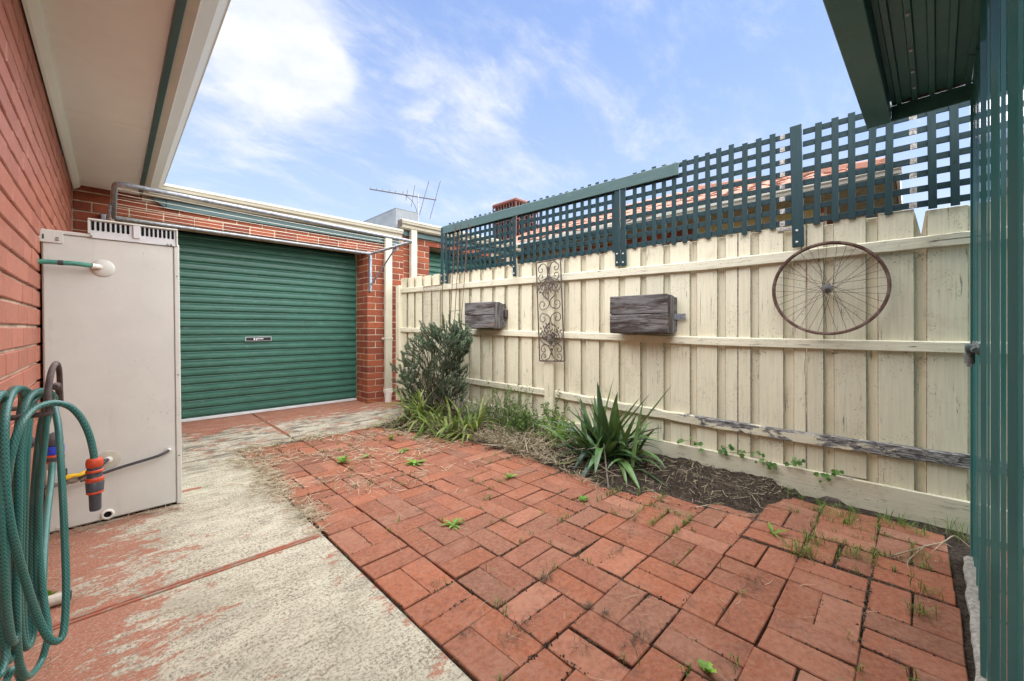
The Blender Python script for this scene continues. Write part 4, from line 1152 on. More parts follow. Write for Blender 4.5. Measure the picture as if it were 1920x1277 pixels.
for y in vy:
    link('slat', VM[R.randrange(5)], lat, (.0126, y+R.gauss(0, .0025), lz(y)+.2715+R.gauss(0, .004)), (RAD(R.gauss(0, .55)), 0, 0), local=True)
# unpainted patches where slats have come away
for y in (.575, -.005):
    for k in range(8):
        g = MB(); g.box((.0158, y-.014, lz(y)+k*LP-.0150), (.0166, y+.014+R.uniform(-.004, .003), lz(y)+k*LP+.0150)); g.build('bare_patch', M_bare, lat, world=False)
def post(y, w_, z0, z1, x0=-.007, x1=.0076, tilt=0, mat=M_lattice):
    g = MB(); g.cbox((-(x1-x0)/2, -w_/2, -(z1-z0)/2), (-(x0-x1)/2, w_/2, (z1-z0)/2), .003)
    o = link('post', g.mesh('post', mat), lat, ((x0+x1)/2, y, (z0+z1)/2), (RAD(tilt), 0, 0), local=True)
    h = MB()
    for z in (z0+.03, z0+.10):
        h.lathe([(.0075, 0), (.0065, .004), (.002, .006)], Matrix.Translation((x0, y, z)) @ Matrix.Rotation(-math.pi/2, 4, 'Y'), 8)
    hb_ = h.build('bolt_heads', M_alu, lat, world=False); hb_.parent = o; hb_.matrix_basis = o.matrix_basis.inverted()
post(.497, .060, 1.500, 2.245, tilt=-1.0); post(1.700, .044, 1.512, 2.13, tilt=-.6); post(1.648, .046, 1.508, 2.13, tilt=-.8)
post(2.845, .042, 1.532, 2.15, tilt=-.9); post(3.955, .048, 1.548, 2.17, tilt=-1.6); post(4.035, .046, 1.548, 2.235, tilt=.4)
g = MB(); g.cbox((-.0155, -1.40, -.046), (-.0005, 1.40, .046), .003)
link('capping', g.mesh('capping', M_cap), lat, (0, 2.605, 2.182), (math.atan2(.020, 2.8), 0, 0), local=True)
g = MB(); g.cbox((.0, -1.40, -.008), (.050, 1.40, .008), .003); link('capping_top', g.mesh('capping_top', M_cap), lat, (0, 2.605, 2.219), (math.atan2(.020, 2.8), 0, 0), local=True)
g = MB(); g.cbox((.0085, .462, 1.612), (.022, .60, 1.636), .003)
link('support_block', g.mesh('support_block', M_bare), lat, (.004+.0, 0, 0), (0, 0, 0), local=True)

# ---------------------------------------------------------------- things hung on the fence
# bicycle wheel
c = atF(1551, 541, -.035)
wh = empty('bicycle_wheel', tuple(FW(-.035, c.y, c.z)), 'rusty tyreless bicycle wheel hung on the cream fence', 'bicycle wheel', rz=FA)
RR = .262
g = MB(); n = 64
prof = [(.009, -.011), (.0095, -.004), (.004, -.0075), (-.004, -.006), (-.008, 0), (-.004, .006), (.004, .0075), (.0095, .004), (.009, .011)]
prof = [(.0085, -.0115), (-.002, -.0115), (-.0085, -.005), (-.0085, .005), (-.002, .0115), (.0085, .0115), (.0065, .0085), (-.0005, .0075), (-.0005, -.0075), (.0065, -.0085)]
for i in range(n):
    a = 2*math.pi*i/n
    for dr, x in prof: g.v.append(V((x, (RR+dr)*math.cos(a), (RR+dr)*math.sin(a)))); g.a.append(.5)
m = len(prof)
for i in range(n):
    for s in range(m): g.f.append((i*m+s, i*m+(s+1) % m, ((i+1) % n)*m+(s+1) % m, ((i+1) % n)*m+s))
g.build('rim', M_rust, wh, world=False, smooth=True)
RY = Matrix.Rotation(-math.pi/2, 4, 'Y')
g = MB(); g.lathe([(.006, -.03), (.006, -.022), (.026, -.0215), (.026, -.018), (.012, -.014), (.011, .014), (.026, .018), (.026, .0215), (.016, .022), (.016, .034), (.008, .035), (.006, .05)], RY, 18); g.build('hub', M_hub, wh, world=False, smooth=True)
g = MB(); g.lathe([(.0085, .036), (.0085, .042), (.005, .043)], RY, 6); g.build('axle_nut', M_black, wh, world=False)
for k in range(36):
    side = 1 if k % 2 else -1; j = k//2
    a = 2*math.pi*k/36; cross = (1 if j % 2 else -1)*1.15
    h = a+cross
    p = V((-side*.019, .023*math.cos(h), .023*math.sin(h))); q = V((-side*.003, (RR-.008)*math.cos(a), (RR-.008)*math.sin(a)))
    g = MB(); g.tube([p, q], .0011, 5); g.build('spoke', M_spoke, wh, world=False)

# weathered timber boxes
def tbox(px0, px1, ptop, pbot, depth, label, brk):
    pr_ = atF(px1, ptop, -.0-depth); pl_ = atF(px0, ptop, -depth); pb_ = atF(px1, pbot, -depth)
    y0, y1, z0, z1 = pr_.y, pl_.y, pb_.z, pr_.z
    o = empty('timber_box', tuple(FW(-depth/2, (y0+y1)/2, z0)), label, 'wall box', rz=FA, group='weathered timber boxes on the fence')
    L = y1-y0; H = z1-z0; D_ = depth
    def bb(name, a, b, mat, rot=(0, 0, 0)):
        g = MB(); A, B = V(a), V(b); ce = (A+B)/2; g.cbox(A-ce, B-ce, .003, jit=.0015); link(name, g.mesh(name, mat), o, ce, rot, local=True)
    hd = D_/2
    bb('plank', (-hd, -L/2, H*.522), (-hd+.020, L/2, H), M_old_y, (RAD(.4), 0, 0)); bb('plank', (-hd+.001, -L/2, .004), (-hd+.021, L/2, H*.502), M_old_y, (RAD(-.3), 0, 0))
    bb('end_board', (-hd+.0215, -L/2, .0), (hd-.044, -L/2+.020, H-.004), M_old_z); bb('end_board', (-hd+.0215, L/2-.020, .0), (hd-.044, L/2, H-.004), M_old_z)
    bb('side_board', (hd-.043, -L/2-.004, .004), (hd-.020, -L/2+.018, H-.012), M_old_z)
    bb('back_board', (hd-.0195, -L/2-.006, .02), (hd+.033, L/2, H-.02), M_old_y)
    bb('base_board', (-hd+.022, -L/2+.021, -.002), (hd-.045, L/2-.021, .016), M_old_y)
    bb('filling', (-hd+.022, -L/2+.021, .017), (hd-.045, L/2-.021, H-.03), M_soil)
    if brk == 'steel':
        g = MB(); g.cbox((hd+.002, -L/2-.075, H*.36), (hd+.006, -L/2-.0065, H*.51), .001); g.cbox((hd-.035, -L/2-.0095, H*.36), (hd+.0055, -L/2-.0065, H*.51), .001)
        g.lathe([(.005, 0), (.005, .004)], Matrix.Translation((hd+.002, -L/2-.05, H*.42)) @ RY, 8); g.build('bracket', M_galv, o, world=False)
    else:
        g = MB(); g.cbox((hd-.01, -L/2-.045, H*.42), (hd+.03, -L/2-.0065, H*.70), .003); g.build('block', M_old_z, o, world=False)
    g = MB()
    for yy in (-L/2+.02, L/2-.02):
        for zz in (H*.12, H*.42, H*.6, H*.9): g.lathe([(.003, 0), (.003, .002)], Matrix.Translation((-hd, yy, zz)) @ RY, 6)
    g.build('nails', M_black, o, world=False)
tbox(1143, 1251, 550, 626, .145, 'larger weathered timber box with steel bracket, between scrolled iron panel and bicycle wheel', 'steel')
tbox(871, 925, 565, 616, .145, 'smaller weathered timber box above the rosemary bush on the cream fence', 'block')

# scrolled iron panel
pc = atF(1031, 583, -.045)
ip = empty('iron_panel', tuple(FW(-.045, pc.y, pc.z-.46)), 'tall scrolled wrought iron panel with leaves hung on the cream fence', 'iron panel', rz=FA)
IT = Matrix.Rotation(RAD(3.4), 4, 'X') if True else I4
PW, PH = .282, .925
def ipt(u, w_, x=0): return V((x, -(u-.5)*PW, (w_)*PH))          # u across from the far edge, w up
IM = Matrix.Translation((0, 0, .46)) @ Matrix.Rotation(RAD(-2.6), 4, 'X') @ Matrix.Translation((0, 0, -.46))
def itube(pts, r, name=None, seg=6, closed=False):
    g = MB(); g.tube([IM @ p for p in pts], r*1.4, seg, closed); return g
for nm, a, b in (('frame_bar', (0, 0), (0, 1)), ('frame_bar', (1, 0), (1, 1)), ('frame_bar', (0, 0), (1, 0)), ('frame_bar', (0, 1), (1, 1))):
    itube([ipt(*a), ipt(*b)], .0045).build(nm, M_iron, ip, world=False)
def scroll(cu, cw, r0, a0, turns, flip, tail):
    """a spiral about (cu, cw) that runs out into a tail"""
    pts = []; n = 26
    for i in range(n+1):
        q = i/n; a = a0+flip*turns*2*math.pi*(1-q); r = r0*(.22+.78*q)
        pts.append(ipt(cu+r*math.cos(a)/PW, cw+r*math.sin(a)/PH, R.uniform(-.0005, .0005)))
    return pts+[ipt(*t_) for t_ in tail]
for s in (0, 1):
    def U(u): return u if s == 0 else 1-u
    f = 1 if s == 0 else -1
    A0 = (lambda a: a if s == 0 else math.pi-a)
    for cw, up, tw in ((.92, 1, .885), (.845, -1, .885), (.115, 1, .075), (.045, -1, .075)):
        pts = scroll(U(.20), cw, .040, A0(math.pi*.5*up), .95, f*up, [])
        itube(pts, .0030).build('scroll', M_iron, ip, world=False)
    itube([ipt(U(.47), .86)]+spline([ipt(U(.46), .90), ipt(U(.38), .965), ipt(U(.22), .975), ipt(U(.08), .94)], 5), .0030).build('scroll', M_iron, ip, world=False)
    itube(spline([ipt(U(.47), .87), ipt(U(.38), .805), ipt(U(.22), .79), ipt(U(.08), .83)], 5), .0030).build('scroll', M_iron, ip, world=False)
    itube(spline([ipt(U(.47), .08), ipt(U(.40), .03), ipt(U(.24), .008)], 5), .0030).build('scroll', M_iron, ip, world=False)
    itube(spline([ipt(U(.47), .10), ipt(U(.36), .155), ipt(U(.20), .165), ipt(U(.08), .13)], 5), .0030).build('scroll', M_iron, ip, world=False)
    for c0, sgn in ((.735, -1), (.245, 1)):
        pts = scroll(U(.22), c0, .048, A0(math.pi*1.5*1 if sgn < 0 else math.pi*.5), .9, f*(-sgn), [])
        itube(pts, .0030).build('scroll', M_iron, ip, world=False)
        itube(spline([ipt(U(.46), c0-sgn*.10), ipt(U(.12), c0-sgn*.055), ipt(U(.05), c0), ipt(U(.10), c0+sgn*.035), ipt(U(.24), c0+sgn*.052), ipt(U(.27), c0+sgn*.085), ipt(U(.46), c0+sgn*.125)], 5), .0030).build('scroll', M_iron, ip, world=False)
    for c0, sgn in ((.565, 1), (.425, -1)):
        pts = scroll(U(.22), c0, .050, A0(-math.pi*.5*sgn), .95, -f*sgn, [])
        itube(pts, .0030).build('scroll', M_iron, ip, world=False)
        itube(spline([ipt(U(.22), c0-sgn*.054), ipt(U(.42), c0-sgn*.03), ipt(U(.49), c0+sgn*.02), ipt(U(.40), c0+sgn*.06), ipt(U(.27), c0+sgn*.085)], 5), .0030).build('scroll', M_iron, ip, world=False)
itube([ipt(.5, .13), ipt(.5, .06)], .006).build('stem', M_iron, ip, world=False); itube([ipt(.5, .87), ipt(.5, .94)], .006).build('stem', M_iron, ip, world=False)
for base, sgn, n in ((.155, 1, 9), (.855, -1, 9)):
    for k in range(n):
        a = (k-(n-1)/2)*.19; L = R.uniform(.11, .19)*(1.15 if k == n//2 else 1); p0 = ipt(.5, base)
        d = V((0, -math.sin(a), sgn*math.cos(a))); tip = p0+d*L+V((-.012, 0, 0))
        itube([p0, p0+d*L*.5+V((-.008, 0, 0)), tip], .0022).build('twig', M_iron, ip, world=False)
        for q in (.45, .62, .80, 1.0):
            g = MB(); s_ = R.choice((-1, 1)); dd = (d+V((R.uniform(-.3, .1), s_*.7 if q < 1 else 0, 0))).normalized()
            pp = p0+d*L*q+V((-.010, 0, 0)); sd_ = dd.cross(V((1, 0, 0))).normalized()
            gg = [pp, pp+dd*.014+sd_*.008+V((-.003, 0, 0)), pp+dd*.032, pp+dd*.014-sd_*.008+V((-.003, 0, 0))]
            g.add([IM @ x for x in gg]+[IM @ (x+V((.002, 0, 0))) for x in gg], [(0, 1, 2, 3), (7, 6, 5, 4), (0, 4, 5, 1), (1, 5, 6, 2), (2, 6, 7, 3), (3, 7, 4, 0)]); g.build('leaf', M_iron, ip, world=False)

# sheet of welded wire mesh
a = atF(794, 538, -.008); b = atF(829, 604, -.008)
wm = empty('wire_mesh', tuple(FW(-.008, (a.y+b.y)/2, min(a.z, b.z)-.12)), 'small sheet of pale wire mesh on the fence beside the rosemary', 'wire mesh', rz=FA)
y0, y1 = b.y, a.y; z0, z1 = b.z-.12, a.z; cy = (y0+y1)/2
g = MB(); n = 8
for k in range(n+1): yy = (y0+(y1-y0)*k/n)-cy; g.tube([(0, yy, 0), (0, yy, z1-z0)], .0022, 5)
k = 0; z = 0
while z < z1-z0: g.tube([(.003, y0-cy, z), (.003, y1-cy, z)], .0022, 5); z += (y1-y0)/n
g.build('wires', M_wire, wm, world=False)
g = MB(); g.tube([(0, y0-cy-.004, 0), (0, y0-cy-.004, z1-z0)], .004, 6); g.tube([(0, y1-cy+.004, 0), (0, y1-cy+.004, z1-z0)], .004, 6); g.tube([(0, y0-cy-.004, z1-z0), (0, y1-cy+.004, z1-z0)], .004, 6); g.build('edge_wire', M_rod, wm, world=False)

# rusty plant stakes welded into a ladder
p = atF(855, 700, -.12)
st = empty('plant_support', tuple(FW(-.12, p.y, .1)), 'rusty three-rod plant support leaning up behind the rosemary', 'plant support', rz=FA)
for (pxt, pyt), (pxb, pyb), nm in (((854, 423), (842, 640), 'rod'), ((863, 420), (850, 640), 'rod'), ((878, 425), (862, 640), 'rod')):
    t0 = FW(*atF(pxt, pyt, -.015)); b0 = FW(*atF(pxb, pyb, -.10)); d = (b0-t0)
    pts = [t0, t0+d]
    if pxt == 878: pts = spline([t0+V((0, -.03, -.035)), t0+V((0, -.035, 0)), t0+V((0, -.018, .022)), t0+V((0, 0, .0)), t0+d*.3], 5)+[t0+d]
    end = t0+d*(1+.75); pts.append(end); g = MB(); g.tube(pts, .0042, 6); g.build('rod', M_rod, st, True)
for py in (530, 581):
    t0 = FW(*atF(848-(py-530)*.06, py+3, -.06)); t1 = FW(*atF(868-(py-530)*.06, py, -.06)); g = MB(); g.tube([t0, t1], .0026, 5); g.build('rung', M_rod, st)
# ---------------------------------------------------------------- plants
def gz(x, y): return max(soil_z(x, y), 0 if x < bed_edge(y)-.05 else -.05)
def rv(s=1): return V((R.gauss(0, s), R.gauss(0, s), R.gauss(0, s)))

# rosemary
rb_ = V((2.50, 3.72, .03))
ro_ = empty('rosemary_bush', tuple(rb_), 'dark grey-green upright rosemary bush against the fence beside the downpipe', 'bush')
stems = MB(); nd = MB()
def rosemary_stem(p0, dirn, L, bend, dens=1.0, leaf0=.25):
    pts = []; d = dirn.normalized(); p = p0.copy(); n = 12
    for i in range(n+1):
        pts.append(p.copy()); d = (d+bend*(1/n)+rv(.05)).normalized(); p = p+d*(L/n)
    stems.tube(pts, [.0045*(1-i/(n+1))+.0012 for i in range(n+1)], 5, caps=False)
    m = int(L*620*dens)
    nd.cur = R.random()
    for k in range(m):
        u = leaf0+(1-leaf0)*(k+R.random())/m; q = u*n; i = min(int(q), n-1); f = q-i
        p = pts[i].lerp(pts[i+1], f); t = (pts[i+1]-pts[i]).normalized()
        o = t.orthogonal().normalized(); o.rotate(Matrix.Rotation(R.uniform(0, 6.283), 3, t))
        dd = (o*.8+t*R.uniform(.4, 1.0)).normalized(); ln = R.uniform(.020, .034)*(1-.35*max(0, u-.85)/.15)
        nd.cur = max(0, min(1, nd.cur*.7+.3*R.random()+(.25 if u > .85 else 0)))
        s = dd.cross(t).normalized(); kk = len(nd.v); w_ = .0058
        nd.v += [p, p+dd*ln*.5+s*w_/2, p+dd*ln, p+dd*ln*.5-s*w_/2]; nd.a += [nd.cur]*4; nd.f.append((kk, kk+1, kk+2, kk+3))
TOPS = [(740, 690), (752, 668), (765, 648), (778, 612), (795, 606), (812, 620), (826, 598), (846, 588), (858, 600), (872, 616), (884, 632), (892, 668)]
CL = [(775, 640, 12, 16), (797, 634, 12, 16), (815, 672, 14, 24), (838, 618, 10, 18), (853, 620, 9, 20), (866, 650, 11, 22), (858, 700, 16, 22), (792, 690, 16, 20), (762, 688, 14, 16), (828, 722, 22, 18), (752, 722, 9, 12), (878, 632, 7, 12), (782, 728, 16, 14), (845, 668, 14, 22), (808, 615, 5, 8)]
for k in range(370):
    cx, cy, sx, sy = CL[k % len(CL)]
    px, py = R.gauss(cx, sx), R.gauss(cy, sy); py = max(py, interp(TOPS, px)-8)
    x = max(2.28, min(2.76, R.gauss(2.52+.10*math.sin(cx), .06)))
    tip = atX(px, py, x); lean = V((math.sin(cx*1.7)*.22, math.cos(cy*2.3)*.22, 0))
    out = (tip-V((2.53, 3.68, .35))); d = (V((out.x*.9, out.y*.9, 0))+lean+V((0, 0, .42))+rv(.16)).normalized()
    L = R.uniform(.10, .26); b = tip-d*L
    rosemary_stem(b, d+V((0, 0, -.15)), L, V((0, 0, .45)), R.uniform(.75, 1.15), .0)
for k in range(40):
    px = R.uniform(765, 870); tip = atX(px, interp(TOPS, px)+R.uniform(30, 70), R.gauss(2.54, .07)); b = rb_+V((R.gauss(0, .06), R.gauss(0, .12), 0)); b.z = .03; d = tip-b
    n = 10; pts = [b+d*(i/n)+rv(.006)-V((d.x, d.y, 0))*(.12*math.sin(math.pi*i/n)) for i in range(n+1)]; stems.tube(pts, [.006-.004*i/n for i in range(n+1)], 5, caps=False)
stems.build('stems', M_stem, ro_, True); nd.build('foliage', M_rosemary, ro_)
g = MB()
for k in range(26):                                        # bare grey twigs low on the near side
    b = V((2.48+R.gauss(0, .07), 3.30+R.gauss(0, .12), .04)); d = V((R.gauss(-.1, .3), R.gauss(-.25, .35), 1)).normalized(); L = R.uniform(.25, .55)
    g.tube(spline([b, b+d*L*.5+rv(.03), b+d*L+rv(.05)], 4), [.004, .0037, .0033, .003, .0027, .0023, .002, .0017, .0014][:9], 5, caps=False)
g.build('bare_twigs', M_twig, ro_, True)

def blade(g, b, az, L, w_, lift, droop, fold=.25, n=7):
    d = V((math.cos(az)*math.cos(lift), math.sin(az)*math.cos(lift), math.sin(lift))); p = b.copy(); pts = []
    for i in range(n+1):
        pts.append(p.copy()); d = (d+V((0, 0, -droop/n))+rv(.02)).normalized(); p = p+d*(L/n)
        if p.z < .012: p.z = .012+R.random()*.006
    ws = [w_*min(1, .55+1.6*i/n)*(1 if i/n < .55 else max(.04, (1-(i/n-.55)/.45)**.8)) for i in range(n+1)]
    g.strip(pts, ws, V((-math.sin(az), math.cos(az), 0)), fold)
    return pts
# strappy clumps in front of the rosemary
def strap_clump(loc, spread, n, label, Lr, azr=(0, 6.283)):
    o = empty('strap_leaf_clump', (loc[0], loc[1], gz(loc[0], loc[1])), label, 'plant', 'arching strap leaf clumps under the rosemary')
    g = MB()
    for k in range(n):
        b = V((loc[0]+R.gauss(0, spread[0]), loc[1]+R.gauss(0, spread[1]), 0)); b.z = gz(b.x, b.y)-.01
        g.cur = R.random()**1.3
        blade(g, b, R.uniform(*azr), R.uniform(*Lr), R.uniform(.015, .028), RAD(R.uniform(30, 80)), R.uniform(1.2, 2.8), .22)
    g.build('blades', M_strap, o, True)
    return o
strap_clump((2.30, 3.62), (.08, .12), 120, 'arching yellow-green strap leaf clump at the foot of the downpipe and rosemary', (.32, .58))
strap_clump((2.34, 3.02), (.08, .12), 95, 'arching yellow-green strap leaf clump between rosemary and wiry shrub', (.28, .50))
strap_clump((2.52, 3.30), (.07, .10), 45, 'short strap leaf clump tucked in behind under the bare rosemary twigs', (.15, .34))

# wiry little shrub and leafy weeds by the post
def shrub(loc, n, H, spread, label, leafy, cat='shrub', leafmat=M_shrub, lw=.012):
    o = empty('wiry_shrub', (loc[0], loc[1], gz(loc[0], loc[1])), label, cat)
    s = MB(); l = MB()
    for k in range(n):
        b = V((loc[0]+R.gauss(0, spread*.35), loc[1]+R.gauss(0, spread*.5), gz(loc[0], loc[1])-.01)); d = V((R.gauss(0, .32), R.gauss(0, .45), 1)).normalized(); L = H*R.uniform(.45, 1.0)
        P = spline([b, b+d*L*.5+rv(.025), b+d*L+rv(.04)], 5); s.tube(P, [.0024-.0018*i/len(P) for i in range(len(P))], 4, caps=False)
        l.cur = R.random()
        for q in range(leafy):
            u = R.uniform(.25, 1); i = min(int(u*(len(P)-1)), len(P)-2); p = P[i].lerp(P[i+1], R.random())+rv(.006)
            dd = (rv()+V((0, 0, .4))).normalized(); l.cur = max(0, min(1, l.cur+R.gauss(0, .15))); l.quadleaf(p, dd, dd.cross(rv()).normalized(), R.uniform(.5, 1.2)*lw*1.5, lw*R.uniform(.5, 1))
    s.build('stems', M_twig, o, True); l.build('foliage', leafmat, o)
shrub((2.70, 2.74), 52, .46, .19, 'wiry grey-stemmed shrub against the fence next to the iron panel', 34, lw=.013)
shrub((2.60, 2.52), 44, .25, .19, 'low fresh green weed patch in front of the wiry shrub', 44, 'weed', M_shrub, .018)
shrub((2.80, 2.28), 15, .40, .06, 'leafy green stems climbing the fence post under the iron panel', 34, 'weed', M_shrub, .020)
shrub((2.62, 2.06), 30, .22, .10, 'fresh green weeds crowding behind the sword leaf clump', 34, 'weed', M_weed, .016)
shrub((2.62, 3.02), 26, .24, .11, 'low green undergrowth between the rosemary and the wiry shrub', 30, 'weed', M_shrub, .016)
shrub((2.78, 2.95), 12, .40, .08, 'sparse tall weed with a pale green tip beside the rosemary', 22, 'weed', M_shrub, .016)

# flax with broad sword leaves
fb = V((2.58, 1.62, .02))
fx = empty('flax_plant', tuple(fb), 'large clump of broad dark green sword leaves by the fence', 'plant')
def flax_leaf(az, lift, L, w_, droop, b=None, cur=None):
    g = MB(); g.cur = R.random() if cur is None else cur
    bb = fb+V((R.gauss(0, .06), R.gauss(0, .095), 0)) if b is None else V(b)
    n = 9; d = V((math.cos(az)*math.cos(lift), math.sin(az)*math.cos(lift), math.sin(lift))); p = bb.copy(); pts = []
    for i in range(n+1):
        pts.append(p.copy()); d = (d+V((0, 0, -droop*(i/n)*2/n))+rv(.012)).normalized(); p = p+d*(L/n)
        if p.z < .02: p.z = .02
    ws = [w_*min(1, .62+1.1*i/n)*(1 if i/n < .5 else max(.03, 1-((i/n-.5)/.5)**1.6)) for i in range(n+1)]
    g.strip(pts, ws, V((-math.sin(az), math.cos(az), 0)), .42); return g.build('leaf', M_flax, fx, True)
def to_tip(px, py, x, w_, sag=.5, cur=None):
    """a leaf that runs from the clump to a tip seen at px, py on the plane x"""
    tip = atX(px, py, x); b = fb+V((R.gauss(0, .03), R.gauss(0, .05), 0)); d = tip-b; L = d.length
    mid = b+d*.5+V((0, 0, L*.20*sag)); P = spline([b, mid, tip], 5); g = MB(); g.cur = R.random() if cur is None else cur
    n = len(P)-1; ws = [w_*min(1, .62+1.1*i/n)*(1 if i/n < .5 else max(.03, 1-((i/n-.5)/.5)**1.6)) for i in range(n+1)]
    s = d.cross(V((0, 0, 1))); s = s.normalized() if s.length > .01 else V((0, 1, 0)); g.strip(P, ws, s, .42); g.build('leaf', M_flax, fx, True)
for px, py, x, w_, sag in ((1120, 716, 2.62, .036, .25), (1150, 712, 2.60, .036, .2), (1260, 722, 2.66, .034, -.35), (1219, 738, 2.62, .034, .1), (1158, 735, 2.5, .034, .2), (1086, 743, 2.60, .03, .1), (1108, 747, 2.55, .028, .1), (1200, 745, 2.50, .034, .1), (1244, 802, 2.66, .03, .7), (1246, 827, 2.55, .028, .8), (1022, 788, 2.45, .024, .8), (1044, 858, 2.35, .03, 1.4), (1116, 888, 2.22, .034, 1.6), (1076, 880, 2.28, .036, 1.5), (1084, 912, 2.22, .038, .9), (1102, 880, 2.26, .034, 1.2), (1200, 918, 2.30, .038, .8), (1015, 876, 2.33, .024, .5), (1205, 865, 2.46, .026, 1.0), (1062, 765, 2.5, .034, .3), (1182, 775, 2.46, .03, .5), (1130, 760, 2.42, .034, .3), (1040, 805, 2.42, .028, .9), (1258, 918, 2.42, .018, .4)):
    to_tip(px, py, x, w_*1.5, sag)
for k in range(58):
    flax_leaf(R.uniform(0, 6.283), RAD(R.uniform(30, 80)), R.uniform(.30, .52), R.uniform(.032, .050), R.uniform(.3, 1.2))
for k in range(30):
    flax_leaf(R.uniform(0, 6.283), RAD(R.uniform(12, 45)), R.uniform(.28, .50), R.uniform(.028, .042), R.uniform(1.0, 2.2))
g = MB()
for k in range(9):
    b = fb+V((R.gauss(-.03, .04), R.gauss(-.02, .05), .02)); d = V((R.gauss(-.3, .4), R.gauss(-.3, .4), R.uniform(.2, 1))).normalized(); L = R.uniform(.15, .35)
    g.strip([b, b+d*L*.5, b+d*L+V((0, 0, -.10))], [.012, .016, .003], d.cross(V((0, 0, 1))).normalized(), .4)
a = atZ(1137, 880, .07); e = atZ(1141, 915, .004); g.tube(spline([fb+V((0, 0, .16)), a, e], 4), .005, 6)
g.build('dead_leaves', M_twig, fx)

# creeper that has come through under the fence
def creeper(pts, label, up=.02):
    P = [FW(*atF(px, py, -.012)) for px, py in pts]
    o = empty('creeper', tuple(P[0]), label, 'creeper', 'creeper shoots along the plinth board')
    g = MB(); g.tube(spline([p+V((.012, 0, 0)) for p in P], 3) if len(P) > 1 else [P[0], P[0]+V((.012, .01, -.03))], .0016, 5); g.build('stem', M_shrub, o, True)
    for p in P:
        for q in range(3):
            r = R.uniform(.009, .018); n = (V((-1, R.gauss(-.2, .35), R.uniform(.0, .9)))).normalized(); t = n.orthogonal().normalized(); t.rotate(Matrix.Rotation(R.uniform(0, 6.28), 3, n)); s = n.cross(t)
            c = p+V((-R.uniform(.0, .018), R.gauss(0, .016), R.gauss(0, .014))); g = MB(); g.cur = R.random(); vs = [c+n*-.002]; m = 10
            for i in range(m):
                a = 2*math.pi*i/m; rr = r*(1 if i % 2 == 0 else .80)*(.72 if i == 0 else 1); vs.append(c+(t*math.cos(a)+s*math.sin(a))*rr+n*.003*math.cos(2*a))
            g.add(vs, [(0, i+1, (i+1) % m+1) for i in range(m)]); g.build('leaf', M_creeper, o, True)
creeper([(1277, 826), (1303, 829), (1313, 834)], 'small creeper shoot of three leaf clusters nearest the sword leaves')
creeper([(1352, 836), (1368, 842), (1384, 846), (1398, 851)], 'longer creeper shoot spilling over the plinth under the first rot patch', )
creeper([(1360, 850), (1420, 850), (1430, 861), (1441, 868), (1450, 876)], 'longest creeper shoot hanging down over the plinth board')
creeper([(1478, 873), (1490, 868), (1500, 862)], 'creeper shoot below the rotten rail under the bicycle wheel')
creeper([(1540, 893), (1560, 892), (1568, 888)], 'creeper sprig at the top of the plinth beside the split paling')

# weeds in the paving: leafy rosettes and tufts
def rosette(px, py, r, n, label, wide=.4, lift=(15, 60)):
    r *= 1.25
    p = atZ(px, py, 0.0); o = empty('paving_weed', tuple(p), label, 'weed', 'weeds growing in the paver joints')
    for k in range(n):
        az = k*2.4+R.uniform(-.4, .4); L = r*R.uniform(.6, 1.1); g = MB(); g.cur = R.random(); lf = RAD(R.uniform(*lift))
        d = V((math.cos(az)*math.cos(lf), math.sin(az)*math.cos(lf), math.sin(lf))); s = V((-math.sin(az), math.cos(az), 0))
        m = 7; P = [p+d*L*i/m+V((0, 0, -.35*L*(i/m)**2)) for i in range(m+1)]
        for q in P: q.z = max(q.z, .004)
        ws = [L*wide*(.25+.75*math.sin(math.pi*min(1, (i/m)*.92+.05))**.8)*(1 if i % 2 else .62) for i in range(m+1)]; ws[-1] = .002
        g.strip(P, ws, s, .25); g.build('leaf', M_weed, o)
rosette(645, 868, .075, 9, 'bright green leafy weed standing two leaves high near the path edge', .36, (30, 75))
rosette(733, 826, .065, 12, 'bright green weed nearest the garage in front of the strap leaves', .25, (25, 75))
rosette(778, 870, .080, 11, 'flat bright green weed in mid paving, widest of the rosettes', .34, (10, 45))
rosette(756, 846, .055, 8, 'small pale green weed between the garage-end weed and widest rosette', .30, (15, 55))
rosette(687, 858, .045, 7, 'small yellow-green weed sprig behind the two-leaf weed', .30, (15, 55))
rosette(850, 986, .062, 10, 'bright green star-shaped weed alone in the open paving', .24, (12, 50))
rosette(955, 897, .058, 9, 'small upright bright green weed short of the sword leaves', .30, (30, 70))
rosette(1093, 937, .035, 9, 'tiny clover-like weed on the paver just below the sword leaves', .6, (10, 40))
rosette(1449, 1003, .070, 6, 'weed with long narrow leaves beside the wide dirt joint', .20, (35, 75))
rosette(1326, 1262, .035, 5, 'tiny round-leaved weed in the nearest paver joints', .6, (30, 75))
def tuft(px, py, n, L, label, w_=.003, spread=.02):
    p = atZ(px, py, 0.0); o = empty('grass_tuft', tuple(p), label, 'grass tuft', 'grass tufts in the paving'); g = MB()
    for k in range(n):
        b = p+V((R.gauss(0, spread), R.gauss(0, spread), -.004)); g.cur = R.random(); blade(g, b, R.uniform(0, 6.283), L*R.uniform(.5, 1.1), w_, RAD(R.uniform(35, 88)), R.uniform(.3, 1.6), 0, 5)
    g.build('blades', M_grass, o, kind='stuff')
tuft(1505, 1040, 70, .075, 'thick green grass tuft in the paving, largest of the tufts', .0034, .030)
tuft(1530, 1018, 26, .09, 'taller thin grass tuft just behind the largest tuft')
tuft(1598, 1044, 26, .07, 'grass tuft on the joint right of the largest tuft'.replace('right of', 'between the largest tuft and the twig'))
tuft(1735, 1112, 22, .055, 'small fresh grass tuft below the forked twig')
tuft(1725, 1150, 26, .06, 'small grass tuft in the paver joint nearest the shed wall')
